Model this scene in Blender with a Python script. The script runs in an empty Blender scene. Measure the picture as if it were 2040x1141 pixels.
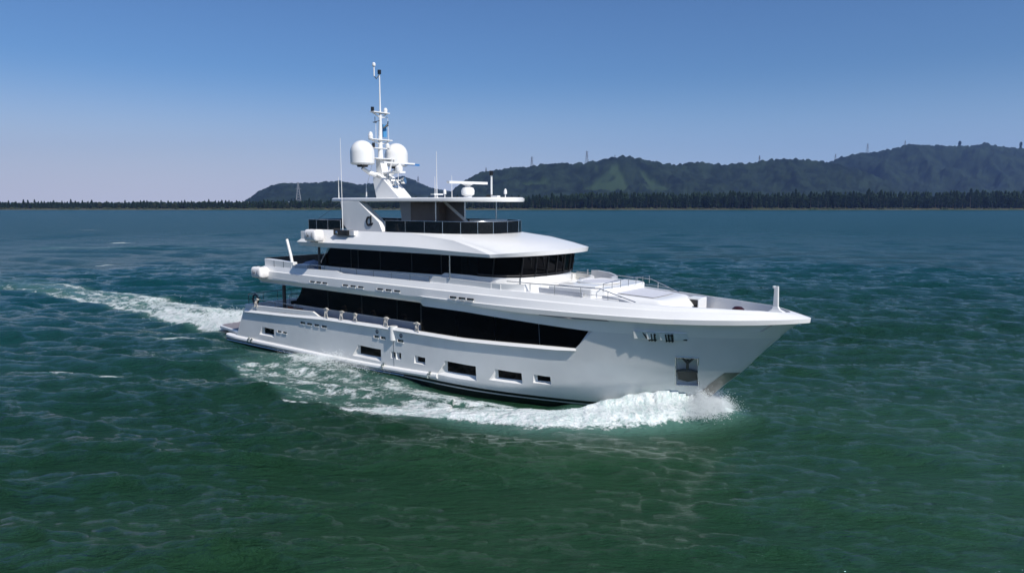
import bpy, math, random
import numpy as np
from mathutils import Vector, Matrix
random.seed(7); rng = np.random.default_rng(11)
R = math.radians
sc = bpy.context.scene
# ---------------------------------------------------------------- camera
cam = bpy.data.cameras.new('camera'); co = bpy.data.objects.new('camera', cam)
sc.collection.objects.link(co); sc.camera = co
cam.sensor_width = 36; cam.lens = 1400 / 2040 * 36
cam.clip_end = 20000; cam.clip_start = 0.1
co.location = (0, 0, 11); co.rotation_euler = (R(90) - math.atan(168.5 / 1400), 0, 0)
# ---------------------------------------------------------------- sky, sun, exposure
SUN_EL, SUN_AZ = R(46), R(140.5)          # azimuth clockwise from +Y
w = bpy.data.worlds.new('World'); sc.world = w; w.use_nodes = True
nt = w.node_tree; bg = nt.nodes['Background']
sky = nt.nodes.new('ShaderNodeTexSky'); sky.sky_type = 'NISHITA'; sky.sun_disc = False
sky.sun_elevation = SUN_EL; sky.sun_rotation = SUN_AZ
sky.air_density = 1.0; sky.dust_density = .6; sky.ozone_density = 3.0; sky.altitude = 0
tn = nt.nodes.new('ShaderNodeMix'); tn.data_type = 'RGBA'; tn.blend_type = 'MULTIPLY'; tn.inputs[0].default_value = 1; tn.inputs[7].default_value = (.66, .91, 1.22, 1)
nt.links.new(sky.outputs[0], tn.inputs[6])
wtc = nt.nodes.new('ShaderNodeTexCoord'); wsp = nt.nodes.new('ShaderNodeSeparateXYZ'); nt.links.new(wtc.outputs['Generated'], wsp.inputs[0])
wmr = nt.nodes.new('ShaderNodeMapRange'); wmr.interpolation_type = 'SMOOTHSTEP'; wmr.inputs['From Min'].default_value = -.02; wmr.inputs['From Max'].default_value = .18
wmr.inputs['To Min'].default_value = .95; wmr.inputs['To Max'].default_value = 0; nt.links.new(wsp.outputs[2], wmr.inputs[0])
hz_ = nt.nodes.new('ShaderNodeMix'); hz_.data_type = 'RGBA'; hz_.inputs[7].default_value = (5.2, 6.3, 9.2, 1)      # pale air low over the horizon, warmer and thicker to the west
wl_ = nt.nodes.new('ShaderNodeMapRange'); wl_.interpolation_type = 'SMOOTHSTEP'; wl_.inputs['From Min'].default_value = .45; wl_.inputs['From Max'].default_value = -.65; nt.links.new(wsp.outputs[0], wl_.inputs[0])
wc_ = nt.nodes.new('ShaderNodeMix'); wc_.data_type = 'RGBA'; wc_.inputs[6].default_value = (4.9, 6.5, 10.0, 1); wc_.inputs[7].default_value = (7.8, 8.0, 9.8, 1)
nt.links.new(wl_.outputs[0], wc_.inputs[0]); nt.links.new(wc_.outputs[2], hz_.inputs[7])
nt.links.new(wmr.outputs[0], hz_.inputs[0]); nt.links.new(tn.outputs[2], hz_.inputs[6])
nt.links.new(hz_.outputs[2], bg.inputs[0]); bg.inputs[1].default_value = 0.068
sl = bpy.data.lights.new('sun', 'SUN'); sl.energy = 4.2; sl.angle = R(0.5); sl.color = (1, .96, .9)
so = bpy.data.objects.new('sun', sl); sc.collection.objects.link(so)
sd = Vector((math.sin(SUN_AZ) * math.cos(SUN_EL), math.cos(SUN_AZ) * math.cos(SUN_EL), math.sin(SUN_EL)))
so.rotation_euler = sd.to_track_quat('Z', 'Y').to_euler(); so.location = (30, -20, 60)
sc.view_settings.view_transform = 'Standard'; sc.view_settings.look = 'None'
sc.view_settings.exposure = .22; sc.view_settings.gamma = 1
sc.cycles.volume_bounces = 0; sc.cycles.max_bounces = 6
# ---------------------------------------------------------------- materials
def mat(name, col, rough=.5, metal=0., coat=0., spec=.5, alpha=1., var=0., vscale=3., bump=0., bscale=20.):
    m = bpy.data.materials.new(name); m.use_nodes = True
    n = m.node_tree; b = n.nodes['Principled BSDF']
    b.inputs['Base Color'].default_value = (*col, 1); b.inputs['Roughness'].default_value = rough
    b.inputs['Metallic'].default_value = metal; b.inputs['Coat Weight'].default_value = coat
    b.inputs['Coat Roughness'].default_value = .05
    b.inputs['Specular IOR Level'].default_value = spec; b.inputs['Alpha'].default_value = alpha
    tc = n.nodes.new('ShaderNodeTexCoord')
    if var > 0:
        no = n.nodes.new('ShaderNodeTexNoise'); no.inputs['Scale'].default_value = vscale; no.inputs['Detail'].default_value = 5
        n.links.new(tc.outputs['Object'], no.inputs['Vector'])
        mr = n.nodes.new('ShaderNodeMapRange'); mr.inputs['From Min'].default_value = .3; mr.inputs['From Max'].default_value = .7
        mr.inputs['To Min'].default_value = 1 - var; mr.inputs['To Max'].default_value = 1 + var
        n.links.new(no.outputs[0], mr.inputs[0])
        mx = n.nodes.new('ShaderNodeVectorMath'); mx.operation = 'SCALE'; mx.inputs[0].default_value = col
        n.links.new(mr.outputs[0], mx.inputs['Scale']); n.links.new(mx.outputs[0], b.inputs['Base Color'])
    if bump > 0:
        no = n.nodes.new('ShaderNodeTexNoise'); no.inputs['Scale'].default_value = bscale
        n.links.new(tc.outputs['Object'], no.inputs['Vector'])
        bp = n.nodes.new('ShaderNodeBump'); bp.inputs['Strength'].default_value = 1; bp.inputs['Distance'].default_value = bump
        n.links.new(no.outputs[0], bp.inputs['Height']); n.links.new(bp.outputs[0], b.inputs['Normal'])
    return m
M_WHITE = mat('white_gelcoat', (.77, .765, .75), .35, coat=.4, var=.02, vscale=.8)
M_GLASS = mat('black_glass', (.003, .003, .0035), .03, spec=.10)
M_TINT = mat('tinted_glass', (.006, .007, .009), .04, spec=.5, alpha=.86)
M_STEEL = mat('stainless_steel', (.62, .62, .62), .22, metal=1, var=.05)
M_CHROME = mat('polished_steel', (.72, .72, .70), .12, metal=1, var=.12, vscale=5)
M_MULL = mat('mullion_grey', (.007, .007, .008), .3, var=.1)
M_BRUSH = mat('brushed_plate', (.88, .88, .87), .35, metal=.3, var=.1, vscale=3)
M_ANCH = mat('anchor_steel', (.045, .05, .045), .5, var=.2); M_STEM = mat('stem_steel', (.30, .29, .27), .35, metal=.7, var=.2)
M_BLACK = mat('black_paint', (.008, .008, .009), .35, var=.1)
M_DARK = mat('dark_grey', (.035, .036, .04), .5, var=.1)
M_TEAK = mat('teak_deck', (.30, .19, .11), .6, var=.15, vscale=8)
M_GREYD = mat('grey_deck', (.30, .29, .29), .7, var=.06, vscale=6)
M_PLAT = mat('platform_deck', (.20, .18, .19), .6, var=.15, vscale=4)
M_CUSH = mat('grey_cover', (.33, .36, .44), .85, var=.08, bump=.02, bscale=4)
M_BROWN = mat('brown_panel', (.15, .12, .105), .45, var=.1)
M_WOOD = mat('varnished_wood', (.30, .08, .035), .4, var=.2)
M_ROPE = mat('white_rope', (.62, .58, .52), .9, var=.12, vscale=25, bump=.01, bscale=60)
M_RAFT = mat('raft_shell', (.80, .77, .75), .45, var=.03)
M_BLUE = mat('blue_marker', (.03, .16, .42), .4, var=.05)
M_GREYP = mat('grey_and_shade', (.40, .42, .46), .4, coat=.2, var=.04)  # grey fittings, and white walls with their shade put into the colour
M_RECESS = mat('recess_grey', (.16, .20, .25), .3, var=.05)
M_PAD = mat('sunpad_grey', (.52, .53, .58), .8, var=.03)
def hull_material():
    m = mat('hull_paint', (.86, .84, .79), .32, metal=.05, coat=.5)
    n = m.node_tree; b = n.nodes['Principled BSDF']; L = n.links
    tc = n.nodes.new('ShaderNodeTexCoord'); sp = n.nodes.new('ShaderNodeSeparateXYZ'); L.new(tc.outputs['Object'], sp.inputs[0])
    a = n.nodes.new('ShaderNodeMath'); a.operation = 'MULTIPLY_ADD'; a.inputs[1].default_value = 0; a.inputs[2].default_value = -.2
    L.new(sp.outputs[0], a.inputs[0])
    h = n.nodes.new('ShaderNodeMath'); h.operation = 'ADD'; L.new(sp.outputs[2], h.inputs[0]); L.new(a.outputs[0], h.inputs[1])
    r = n.nodes.new('ShaderNodeValToRGB'); r.color_ramp.interpolation = 'CONSTANT'
    m1 = n.nodes.new('ShaderNodeMapRange'); m1.inputs['From Min'].default_value = -2; m1.inputs['From Max'].default_value = 2
    L.new(h.outputs[0], m1.inputs[0]); L.new(m1.outputs[0], r.inputs[0])
    e = r.color_ramp.elements; dark = (.006, .006, .008, 1)
    e[0].position = 0; e[0].color = dark
    e[1].position = (2 - .26) / 4; e[1].color = (.6, .6, .6, 1)
    x = e.new((2 - .18) / 4); x.color = dark
    x = e.new((2 - .0) / 4); x.color = (.80, .79, .765, 1)
    # faint water marks and run-off
    no = n.nodes.new('ShaderNodeTexNoise'); no.inputs['Scale'].default_value = .35; no.inputs['Detail'].default_value = 6
    L.new(tc.outputs['Object'], no.inputs['Vector'])
    mr = n.nodes.new('ShaderNodeMapRange'); mr.inputs['From Min'].default_value = .35; mr.inputs['From Max'].default_value = .65
    mr.inputs['To Min'].default_value = .93; mr.inputs['To Max'].default_value = 1.05; L.new(no.outputs[0], mr.inputs[0])
    mx = n.nodes.new('ShaderNodeVectorMath'); mx.operation = 'SCALE'; L.new(r.outputs[0], mx.inputs[0]); L.new(mr.outputs[0], mx.inputs['Scale'])
    L.new(mx.outputs[0], b.inputs['Base Color'])
    n2 = n.nodes.new('ShaderNodeTexNoise'); n2.inputs['Scale'].default_value = .9; n2.inputs['Detail'].default_value = 2
    L.new(tc.outputs['Object'], n2.inputs['Vector'])
    bp = n.nodes.new('ShaderNodeBump'); bp.inputs['Distance'].default_value = .012; bp.inputs['Strength'].default_value = 1
    L.new(n2.outputs[0], bp.inputs['Height']); L.new(bp.outputs[0], b.inputs['Normal'])
    return m
M_HULL = hull_material()
M_HULLB = mat('hull_paint_upper', (.86, .84, .79), .32, metal=.05, coat=.5, var=.04, vscale=.4)
# ---------------------------------------------------------------- helpers
def tag(o, label=None, cat=None, group=None, kind=None):
    if label: o['label'] = label
    if cat: o['category'] = cat
    if group: o['group'] = group
    if kind: o['kind'] = kind
    return o
class MB:
    def __init__(s): s.v = []; s.f = []; s.mi = []; s.cur = 0
    def add(s, vs, fs):
        n = len(s.v); s.v += [tuple(p) for p in vs]; s.f += [tuple(i + n for i in f) for f in fs]; s.mi += [s.cur] * len(fs); return s
    def box(s, x0, x1, y0, y1, z0, z1):
        return s.add([(x0,y0,z0),(x1,y0,z0),(x1,y1,z0),(x0,y1,z0),(x0,y0,z1),(x1,y0,z1),(x1,y1,z1),(x0,y1,z1)],
                     [(0,3,2,1),(4,5,6,7),(0,1,5,4),(1,2,6,5),(2,3,7,6),(3,0,4,7)])
    def prism(s, pts, y0, y1):            # polygon in XZ, extruded along Y
        n = len(pts)
        return s.add([(x, y0, z) for x, z in pts] + [(x, y1, z) for x, z in pts],
                     [tuple(range(n)), tuple(range(2*n-1, n-1, -1))] + [(i, i+n, (i+1) % n+n, (i+1) % n) for i in range(n)])
    def plan(s, pts, z0, z1):             # polygon in XY, extruded along Z
        n = len(pts); 
        z0 = z0 if isinstance(z0, (list, tuple)) else [z0]*n; z1 = z1 if isinstance(z1, (list, tuple)) else [z1]*n
        return s.add([(x, y, z0[i]) for i, (x, y) in enumerate(pts)] + [(x, y, z1[i]) for i, (x, y) in enumerate(pts)],
                     [tuple(range(n)), tuple(range(2*n-1, n-1, -1))] + [(i, i+n, (i+1) % n+n, (i+1) % n) for i in range(n)])
    def tube(s, pts, r, n=8, cap=True):
        pts = [Vector(p) for p in pts]; rs = r if isinstance(r, (list, tuple)) else [r]*len(pts)
        base = len(s.v); ring = []
        for i, p in enumerate(pts):
            d = (pts[min(i+1, len(pts)-1)] - pts[max(i-1, 0)]).normalized()
            u = d.cross(Vector((0, 0, 1)) if abs(d.z) < .95 else Vector((1, 0, 0))).normalized(); v = d.cross(u)
            for k in range(n):
                a = 2*math.pi*k/n; ring.append(p + (u*math.cos(a) + v*math.sin(a))*rs[i])
        fs = [(i*n+k, i*n+(k+1) % n, (i+1)*n+(k+1) % n, (i+1)*n+k) for i in range(len(pts)-1) for k in range(n)]
        if cap: fs += [tuple(range(n-1, -1, -1)), tuple(range((len(pts)-1)*n, len(pts)*n))]
        return s.add(ring, fs)
    def lathe(s, prof, c=(0, 0, 0), n=24):
        c = Vector(c)
        vs = [(c.x + r*math.cos(2*math.pi*k/n), c.y + r*math.sin(2*math.pi*k/n), c.z + z) for r, z in prof for k in range(n)]
        m = len(prof)
        return s.add(vs, [(i*n+k, i*n+(k+1) % n, (i+1)*n+(k+1) % n, (i+1)*n+k) for i in range(m-1) for k in range(n)] +
                     [tuple(range(n-1, -1, -1)), tuple(range((m-1)*n, m*n))])
    def grid(s, rows, close=False):       # rows of equal length
        m = len(rows[0]); vs = [p for r in rows for p in r]; q = m if close else m-1
        return s.add(vs, [(i*m+k, i*m+(k+1) % m, (i+1)*m+(k+1) % m, (i+1)*m+k) for i in range(len(rows)-1) for k in range(q)])
    def mirror(s):                        # add the port copy
        n = len(s.v); fs = list(s.f); mi = list(s.mi)
        s.v += [(x, -y, z) for x, y, z in s.v]; s.f += [tuple(i+n for i in reversed(f)) for f in fs]; s.mi += mi; return s
    def build(s, name, m, parent=None, smooth=None, bevel=0, weld=False):
        me = bpy.data.meshes.new(name); me.from_pydata(s.v, [], s.f); ms = m if isinstance(m, list) else [m]
        for x in ms: me.materials.append(x)
        if len(ms) > 1: me.polygons.foreach_set('material_index', s.mi)
        import bmesh
        bm = bmesh.new(); bm.from_mesh(me)
        if weld: bmesh.ops.remove_doubles(bm, verts=bm.verts, dist=.002)
        bmesh.ops.recalc_face_normals(bm, faces=bm.faces); bm.to_mesh(me); bm.free()
        o = bpy.data.objects.new(name, me); sc.collection.objects.link(o)
        if parent: o.parent = parent
        if smooth is not None:
            me.shade_smooth(); me.set_sharp_from_angle(angle=R(smooth))
        if bevel:
            b = o.modifiers.new('bevel', 'BEVEL'); b.width = bevel; b.segments = 2; b.limit_method = 'ANGLE'; b.angle_limit = R(35)
        return o
def empty(name, loc, rz=0, label=None, cat=None, group=None, parent=None):
    o = bpy.data.objects.new(name, None); sc.collection.objects.link(o); o.location = loc; o.rotation_euler = (0, 0, rz)
    o.empty_display_size = .2
    if parent: o.parent = parent
    return tag(o, label, cat, group)
def ico(sub=1):
    import bmesh
    bm = bmesh.new(); bmesh.ops.create_icosphere(bm, subdivisions=sub, radius=1)
    v = np.array([x.co[:] for x in bm.verts]); f = np.array([[q.index for q in p.verts] for p in bm.faces]); bm.free(); return v, f
# ---------------------------------------------------------------- numpy noise
def _h(i, j, s):
    n = (i.astype(np.int64)*374761393 + j.astype(np.int64)*668265263 + s*2147483647) & 0xffffffff
    n = ((n ^ (n >> 13))*1274126177) & 0xffffffff
    return ((n ^ (n >> 16)) & 0xffff)/65535.
def vn(x, y, s=0):
    i = np.floor(x); j = np.floor(y); u = x-i; v = y-j; u = u*u*(3-2*u); v = v*v*(3-2*v)
    return (_h(i, j, s)*(1-u)+_h(i+1, j, s)*u)*(1-v) + (_h(i, j+1, s)*(1-u)+_h(i+1, j+1, s)*u)*v
def fbm(x, y, s=0, o=4):
    a = .5; t = 0; n = 0
    for k in range(o):
        t = t+a*vn(x*2**k+k*17.3, y*2**k-k*9.1, s+k); n += a; a *= .5
    return t/n
def domes(x, y, cell, s=0):              # rounded clumps, 0..1
    gx = x/cell; gy = y/cell; i = np.floor(gx); j = np.floor(gy); best = np.zeros_like(x)
    for di in (-1, 0, 1):
        for dj in (-1, 0, 1):
            a = i+di; b = j+dj; px = a+.2+.6*_h(a, b, s); py = b+.2+.6*_h(a, b, s+5); h = .5+.5*_h(a, b, s+9)
            d2 = (gx-px)**2+(gy-py)**2
            best = np.maximum(best, h*np.sqrt(np.clip(1-d2/.55, 0, 1)))
    return best
# yacht frame
TH = R(38.3)
OX, OY = -20.5196, 59.9139
E0 = np.array([math.cos(TH), -math.sin(TH)]); N0 = np.array([math.sin(TH), math.cos(TH)])
def to_world(x, y, z=0): return (OX+E0[0]*x+N0[0]*y, OY+E0[1]*x+N0[1]*y, z)
def I(x, xs, ys): return float(np.interp(x, xs, ys))
# ================================================================ WATER
def smooth01(t): t = np.clip(t, 0, 1); return t*t*(3-2*t)
def wline(x):                            # half-beam at the waterline
    u = np.clip((38.35-x)/15.5, 0, 1); y = (1-(1-u)**2)**.85*4.25
    return np.where(x < 0, 4.0*smooth01((x+3.5)/3.5), y)
RIDGE = np.array([(39.75, .15), (38.0, -1.5), (36.4, -3.0), (34.6, -4.5), (32.6, -5.9), (30.2, -7.2), (27.6, -8.7), (24.5, -10.6), (20, -12.6)])
RH = np.array([.55, .92, .85, .66, .46, .28, .17, .08, 0.])
RW = np.array([.80, .95, 1.05, 1.1, 1.05, .8, .5, .3, .2])
def ridge_dist(x, y):
    best = np.full(x.shape, 1e9); sgn = np.zeros_like(best); hh = np.zeros_like(best); ww = np.ones_like(best)
    for k in range(len(RIDGE)-1):
        a, b = RIDGE[k], RIDGE[k+1]; d = b-a; L2 = d@d
        t = np.clip(((x-a[0])*d[0]+(y-a[1])*d[1])/L2, 0, 1)
        dx = x-a[0]-t*d[0]; dy = y-a[1]-t*d[1]; q = np.hypot(dx, dy); m = q < best
        best = np.where(m, q, best); s = np.sign(d[0]*dy-d[1]*dx); sgn = np.where(m, s, sgn)
        hh = np.where(m, RH[k]*(1-t)+RH[k+1]*t, hh); ww = np.where(m, RW[k]*(1-t)+RW[k+1]*t, ww)
    return best, sgn, hh, ww
WAVES = []
for k in range(110):
    lam = math.exp(rng.uniform(math.log(.6), math.log(13))); th = R(-98)+rng.normal()*R(15 if lam > 4 else 25)
    amp = (.0070 if lam < 2.2 else .0070*(lam/2.2)**-.42)*lam
    WAVES.append((2*math.pi/lam, th, amp, rng.uniform(0, 6.28), lam))
def chop(X, Y):                          # calmer lee water between the yacht and the near right
    t = smooth01((X+8+.25*(40-Y))/14.)*smooth01((62-Y)/25.)
    return 1-.50*t
def ocean(X, Y, cell):
    Z = np.zeros_like(X); DX = np.zeros_like(X); DY = np.zeros_like(X); ch = chop(X, Y)
    for k, th, a, ph, lam in WAVES:
        f = smooth01((lam/np.maximum(cell, 1e-3)-2.2)/2.5)*a*(ch if lam < 6 else .5+.5*ch)
        p = k*(X*math.cos(th)+Y*math.sin(th))+ph
        Z += f*np.cos(p); s = f*np.sin(p)*.95; DX -= s*math.cos(th); DY -= s*math.sin(th)
    return Z, DX, DY
def build_water():
    ang = np.concatenate([np.linspace(-180, -62, 30)[:-1], np.linspace(-62, -40, 90)[:-1], np.linspace(-40, 40, 860)[:-1],
                          np.linspace(40, 62, 90)[:-1], np.linspace(62, 180, 30)[:-1]])*math.pi/180
    r = np.concatenate([[.5, 2, 4, 6, 8], np.exp(np.linspace(math.log(10), math.log(135), 620)), np.exp(np.linspace(math.log(136), math.log(1300), 240)), [2500, 5000, 9000]])
    A, Rr = np.meshgrid(ang, r); X = Rr*np.sin(A); Y = Rr*np.cos(A)
    dr = np.gradient(r); da = np.gradient(ang)
    cell = np.maximum(dr[:, None]*np.ones_like(A), (np.abs(da)[None, :]*Rr))
    Z, DX, DY = ocean(X, Y, cell)
    lx = (X-OX)*E0[0]+(Y-OY)*E0[1]; ly = (X-OX)*N0[0]+(Y-OY)*N0[1]; ay = -np.abs(ly)
    # calmer water right beside and around the hull
    wl = wline(lx); dh = np.abs(ly)-wl; inh = (lx > -3.4) & (lx < 38.6)
    calm = np.where(inh, smooth01((dh)/3.), 1.); Z *= .25+.75*calm
    near = (np.abs(lx-15) < 75) & (np.abs(ly) < 40)
    foam = np.zeros_like(X); milk = np.zeros_like(X)
    n1 = fbm(lx*.45, ly*.9, 3); n2 = fbm(lx*1.3, ly*1.3, 8); n3 = fbm(lx*3, ly*3, 21, 3)
    # bow wave
    d, sg, hh, ww = ridge_dist(lx, ay)
    prof = np.exp(-(d/ww)**2)
    Z += hh*prof*(.78+.55*(n2-.4)+.10*(n3-.5)) - .18*np.exp(-((d-ww*1.9)/1.2)**2)*(hh > .2)*np.where(sg > 0, 0, 1)
    foam = np.maximum(foam, 1.25*np.exp(-(d/(ww*1.12))**4)*smooth01(hh/.12)*(.75+.5*n2))
    # fill between hull and crest near the stem
    fill = smooth01((lx-29)/4)*(dh > -1)*(dh < 3)*(sg*0+1)*smooth01((39.9-lx)/.8)
    inside = (ay > np.interp(lx, RIDGE[::-1, 0], RIDGE[::-1, 1]))
    milk = np.maximum(milk, np.clip(1.3*np.exp(-(d/(ww*1.6))**2)*smooth01(hh/.2), 0, 1))
    foam = np.maximum(foam, np.where(inside, fill*.95*smooth01((lx-32.5)/2.5), 0))
    Z += np.where(inside & (dh > -1.5), .5*smooth01((lx-33)/3)*smooth01((39.2-lx)/1.), 0)
    # turbulent skirt between hull and crest, trailing aft
    crest_y = np.interp(lx, [5, 10, 14, 20, 27, 31], [8.6, 9.8, 11.0, 12.6, 9.6, 7.0])
    rel = (np.abs(ly)-4.2)/np.maximum(crest_y-4.2, .1)
    band = smooth01(rel/.18+.1)*smooth01((1.03-rel)/.12)*smooth01((lx-5)/6)*smooth01((33-lx)/4)
    streak = fbm(lx*.5+3, ly*1.1-.25*lx, 31)
    foam = np.maximum(foam, band*(.54+.95*(streak-.45)+.5*(n2-.5)+.15*smooth01((lx-18)/8)))
    milk = np.maximum(milk, band*(.3+.7*streak))
    # thin bright outer line of the spreading crest
    dl = np.abs(np.abs(ly)-crest_y-(.25*np.sin(lx*1.3)+.5*(n2-.5)))
    foam = np.maximum(foam, .85*np.exp(-(dl/.24)**2)*smooth01((lx-18.5)/2)*smooth01((31-lx)/2)*(.35+.9*n3))
    Z += .12*np.exp(-(dl/.8)**2)*smooth01((lx-10)/5)*smooth01((31-lx)/3)
    # splash by the after body
    sp = np.exp(-((lx-13.2)/3.6)**2-((np.abs(ly)-5.3)/1.15)**2)
    foam = np.maximum(foam, sp*(.95+.4*(n2-.5))); Z += .22*sp*(.4+n2)
    sp2 = np.exp(-((lx-7.2)/3.2)**2-((np.abs(ly)-6.7)/.9)**2); foam = np.maximum(foam, sp2*(.35+.7*(streak-.4)))
    sp3 = np.exp(-((lx-15.5)/3.5)**2-((np.abs(ly)-8.7)/.35)**2); foam = np.maximum(foam, sp3*.85)
    foam *= 1-.9*np.exp(-(np.clip(dh, 0, 9)/.55)**2)*smooth01((lx-16.5)/2)*smooth01((34.6-lx)/2.)
    # stern wake
    s = -2.2-lx; cy = .6*np.sin(s*.06)-.02*s
    hw = 3.9+.012*s - .8*smooth01((s-8)/20); q = (ly-cy)/hw
    wk = smooth01(s/1.2)*smooth01((1.15-np.abs(q))/.35)
    dens = np.interp(s, [0, 3, 8, 16, 28, 45, 70], [1.2, 1.05, .92, .80, .72, .52, .15])
    edge = .22*np.exp(-((np.abs(q)-.85)/.22)**2)*smooth01((s-6)/8)
    wst = fbm(lx*.35, ly*1.2, 77)
    foam = np.maximum(foam, wk*(dens+edge*smooth01((72-s)/20)-.06+.65*(wst-.5)))
    milk = np.maximum(milk, wk*np.clip(dens*1.3, 0, 1)*smooth01((75-s)/30))
    Z += wk*np.interp(s, [0, 2, 7, 14, 22], [.35, .75, .5, .15, 0])*(.4+1.1*n2)*np.exp(-(q/.8)**2)
    # trough along the side behind the bow wave
    Z -= .46*np.exp(-(np.clip(dh, 0, 9)/1.3)**2)*smooth01((lx-19)/6)*smooth01((32.8-lx)/2.)*(dh > -2)
    Z -= .26*np.exp(-(np.clip(dh, 0, 9)/1.0)**2)*smooth01((lx+1)/2)*smooth01((11-lx)/3.)*(dh > -2)
    # whitecaps seen in the photograph, then scattered small ones
    caps = [(6.6, -15.1, 2.4, .6, 1.15), (2.1, -17.6, 1.6, .6, .8), (-2.4, -7.3, 2.0, .4, .95), (4.9, -6.7, 1.2, .35, .6), (1.2, -9.4, 1.2, .3, .4)]
    for cx, cyy, L, W_, s_ in caps:
        u = (lx-cx)*math.cos(TH)+(ly-cyy)*math.sin(TH); v = -(lx-cx)*math.sin(TH)+(ly-cyy)*math.cos(TH)
        e = np.exp(-(u/L)**2-(v/W_)**2); foam = np.maximum(foam, e*s_*(.6+.85*fbm(lx*2.2, ly*3.4, 61))); milk = np.maximum(milk, .5*e*s_); Z += .12*e
    wc = [(-71, 122, 3, .9, 1.), (-165, 275, 9, 3, .8), (-106, 190, 5, 2.2, .95), (-52, 98, 1.8, .5, .8), (-88, 196, 4, 1.5, .5), (55, 128, 2, .4, .5)]
    for cx, cyy, L, W_, s_ in wc:
        e = np.exp(-((X-cx)/L)**2-((Y-cyy)/W_)**2); foam = np.maximum(foam, e*s_)
    st_ = np.exp(-((Y-(168-.02*(X+70)))/1.6)**2)*smooth01((X+125)/20)*smooth01((-48-X)/12); foam = np.maximum(foam, st_*(.25+.55*fbm(X*.3, Y*.8, 71))); milk = np.maximum(milk, st_*.7)
    # smooth slick trail in the distance (old wake)
    cr = smooth01((Z-.24-.05*n1)/.16)*(fbm(X*.12, Y*.25, 51) > .55)*(fbm(X*.8, Y*1.2, 52, 3)); foam = np.maximum(foam, cr*.62*(Rr > 22)*(Rr < 500))
    V = np.stack([X+DX, Y+DY, Z], -1).reshape(-1, 3)
    nr, na = A.shape; i = np.arange(nr-1)[:, None]*na; j = np.arange(na)[None, :]; jn = (j+1) % na
    F = np.stack([i+j, i+jn, i+na+jn, i+na+j], -1).reshape(-1, 4)
    c = len(V); V = np.vstack([V, [[0, 0, 0]]])
    me = bpy.data.meshes.new('water')
    me.vertices.add(len(V)); me.vertices.foreach_set('co', V.astype(np.float32).ravel())
    tri = np.stack([np.full(na, c), (np.arange(na)+1) % na, np.arange(na)], -1)
    nl = len(F)*4+len(tri)*3; me.loops.add(nl); me.loops.foreach_set('vertex_index', np.concatenate([F[:, ::-1].ravel(), tri.ravel()]).astype(np.int32))
    me.polygons.add(len(F)+len(tri))
    st = np.concatenate([np.arange(len(F))*4, len(F)*4+np.arange(len(tri))*3]).astype(np.int32)
    me.polygons.foreach_set('loop_start', st); me.update(calc_edges=True); me.validate()
    for nme, arr in (('foam', foam), ('milk', milk), ('chop', chop(X, Y)), ('far', smooth01((cell-.5)/2.5))):
        at = me.attributes.new(nme, 'FLOAT', 'POINT'); at.data.foreach_set('value', np.append(np.clip(arr, 0, 1.3).ravel(), 0).astype(np.float32))
    me.shade_smooth()
    o = bpy.data.objects.new('water', me); sc.collection.objects.link(o); tag(o, kind='structure')
    o['label'] = 'choppy green sea with foam around the yacht'
    return o
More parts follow.
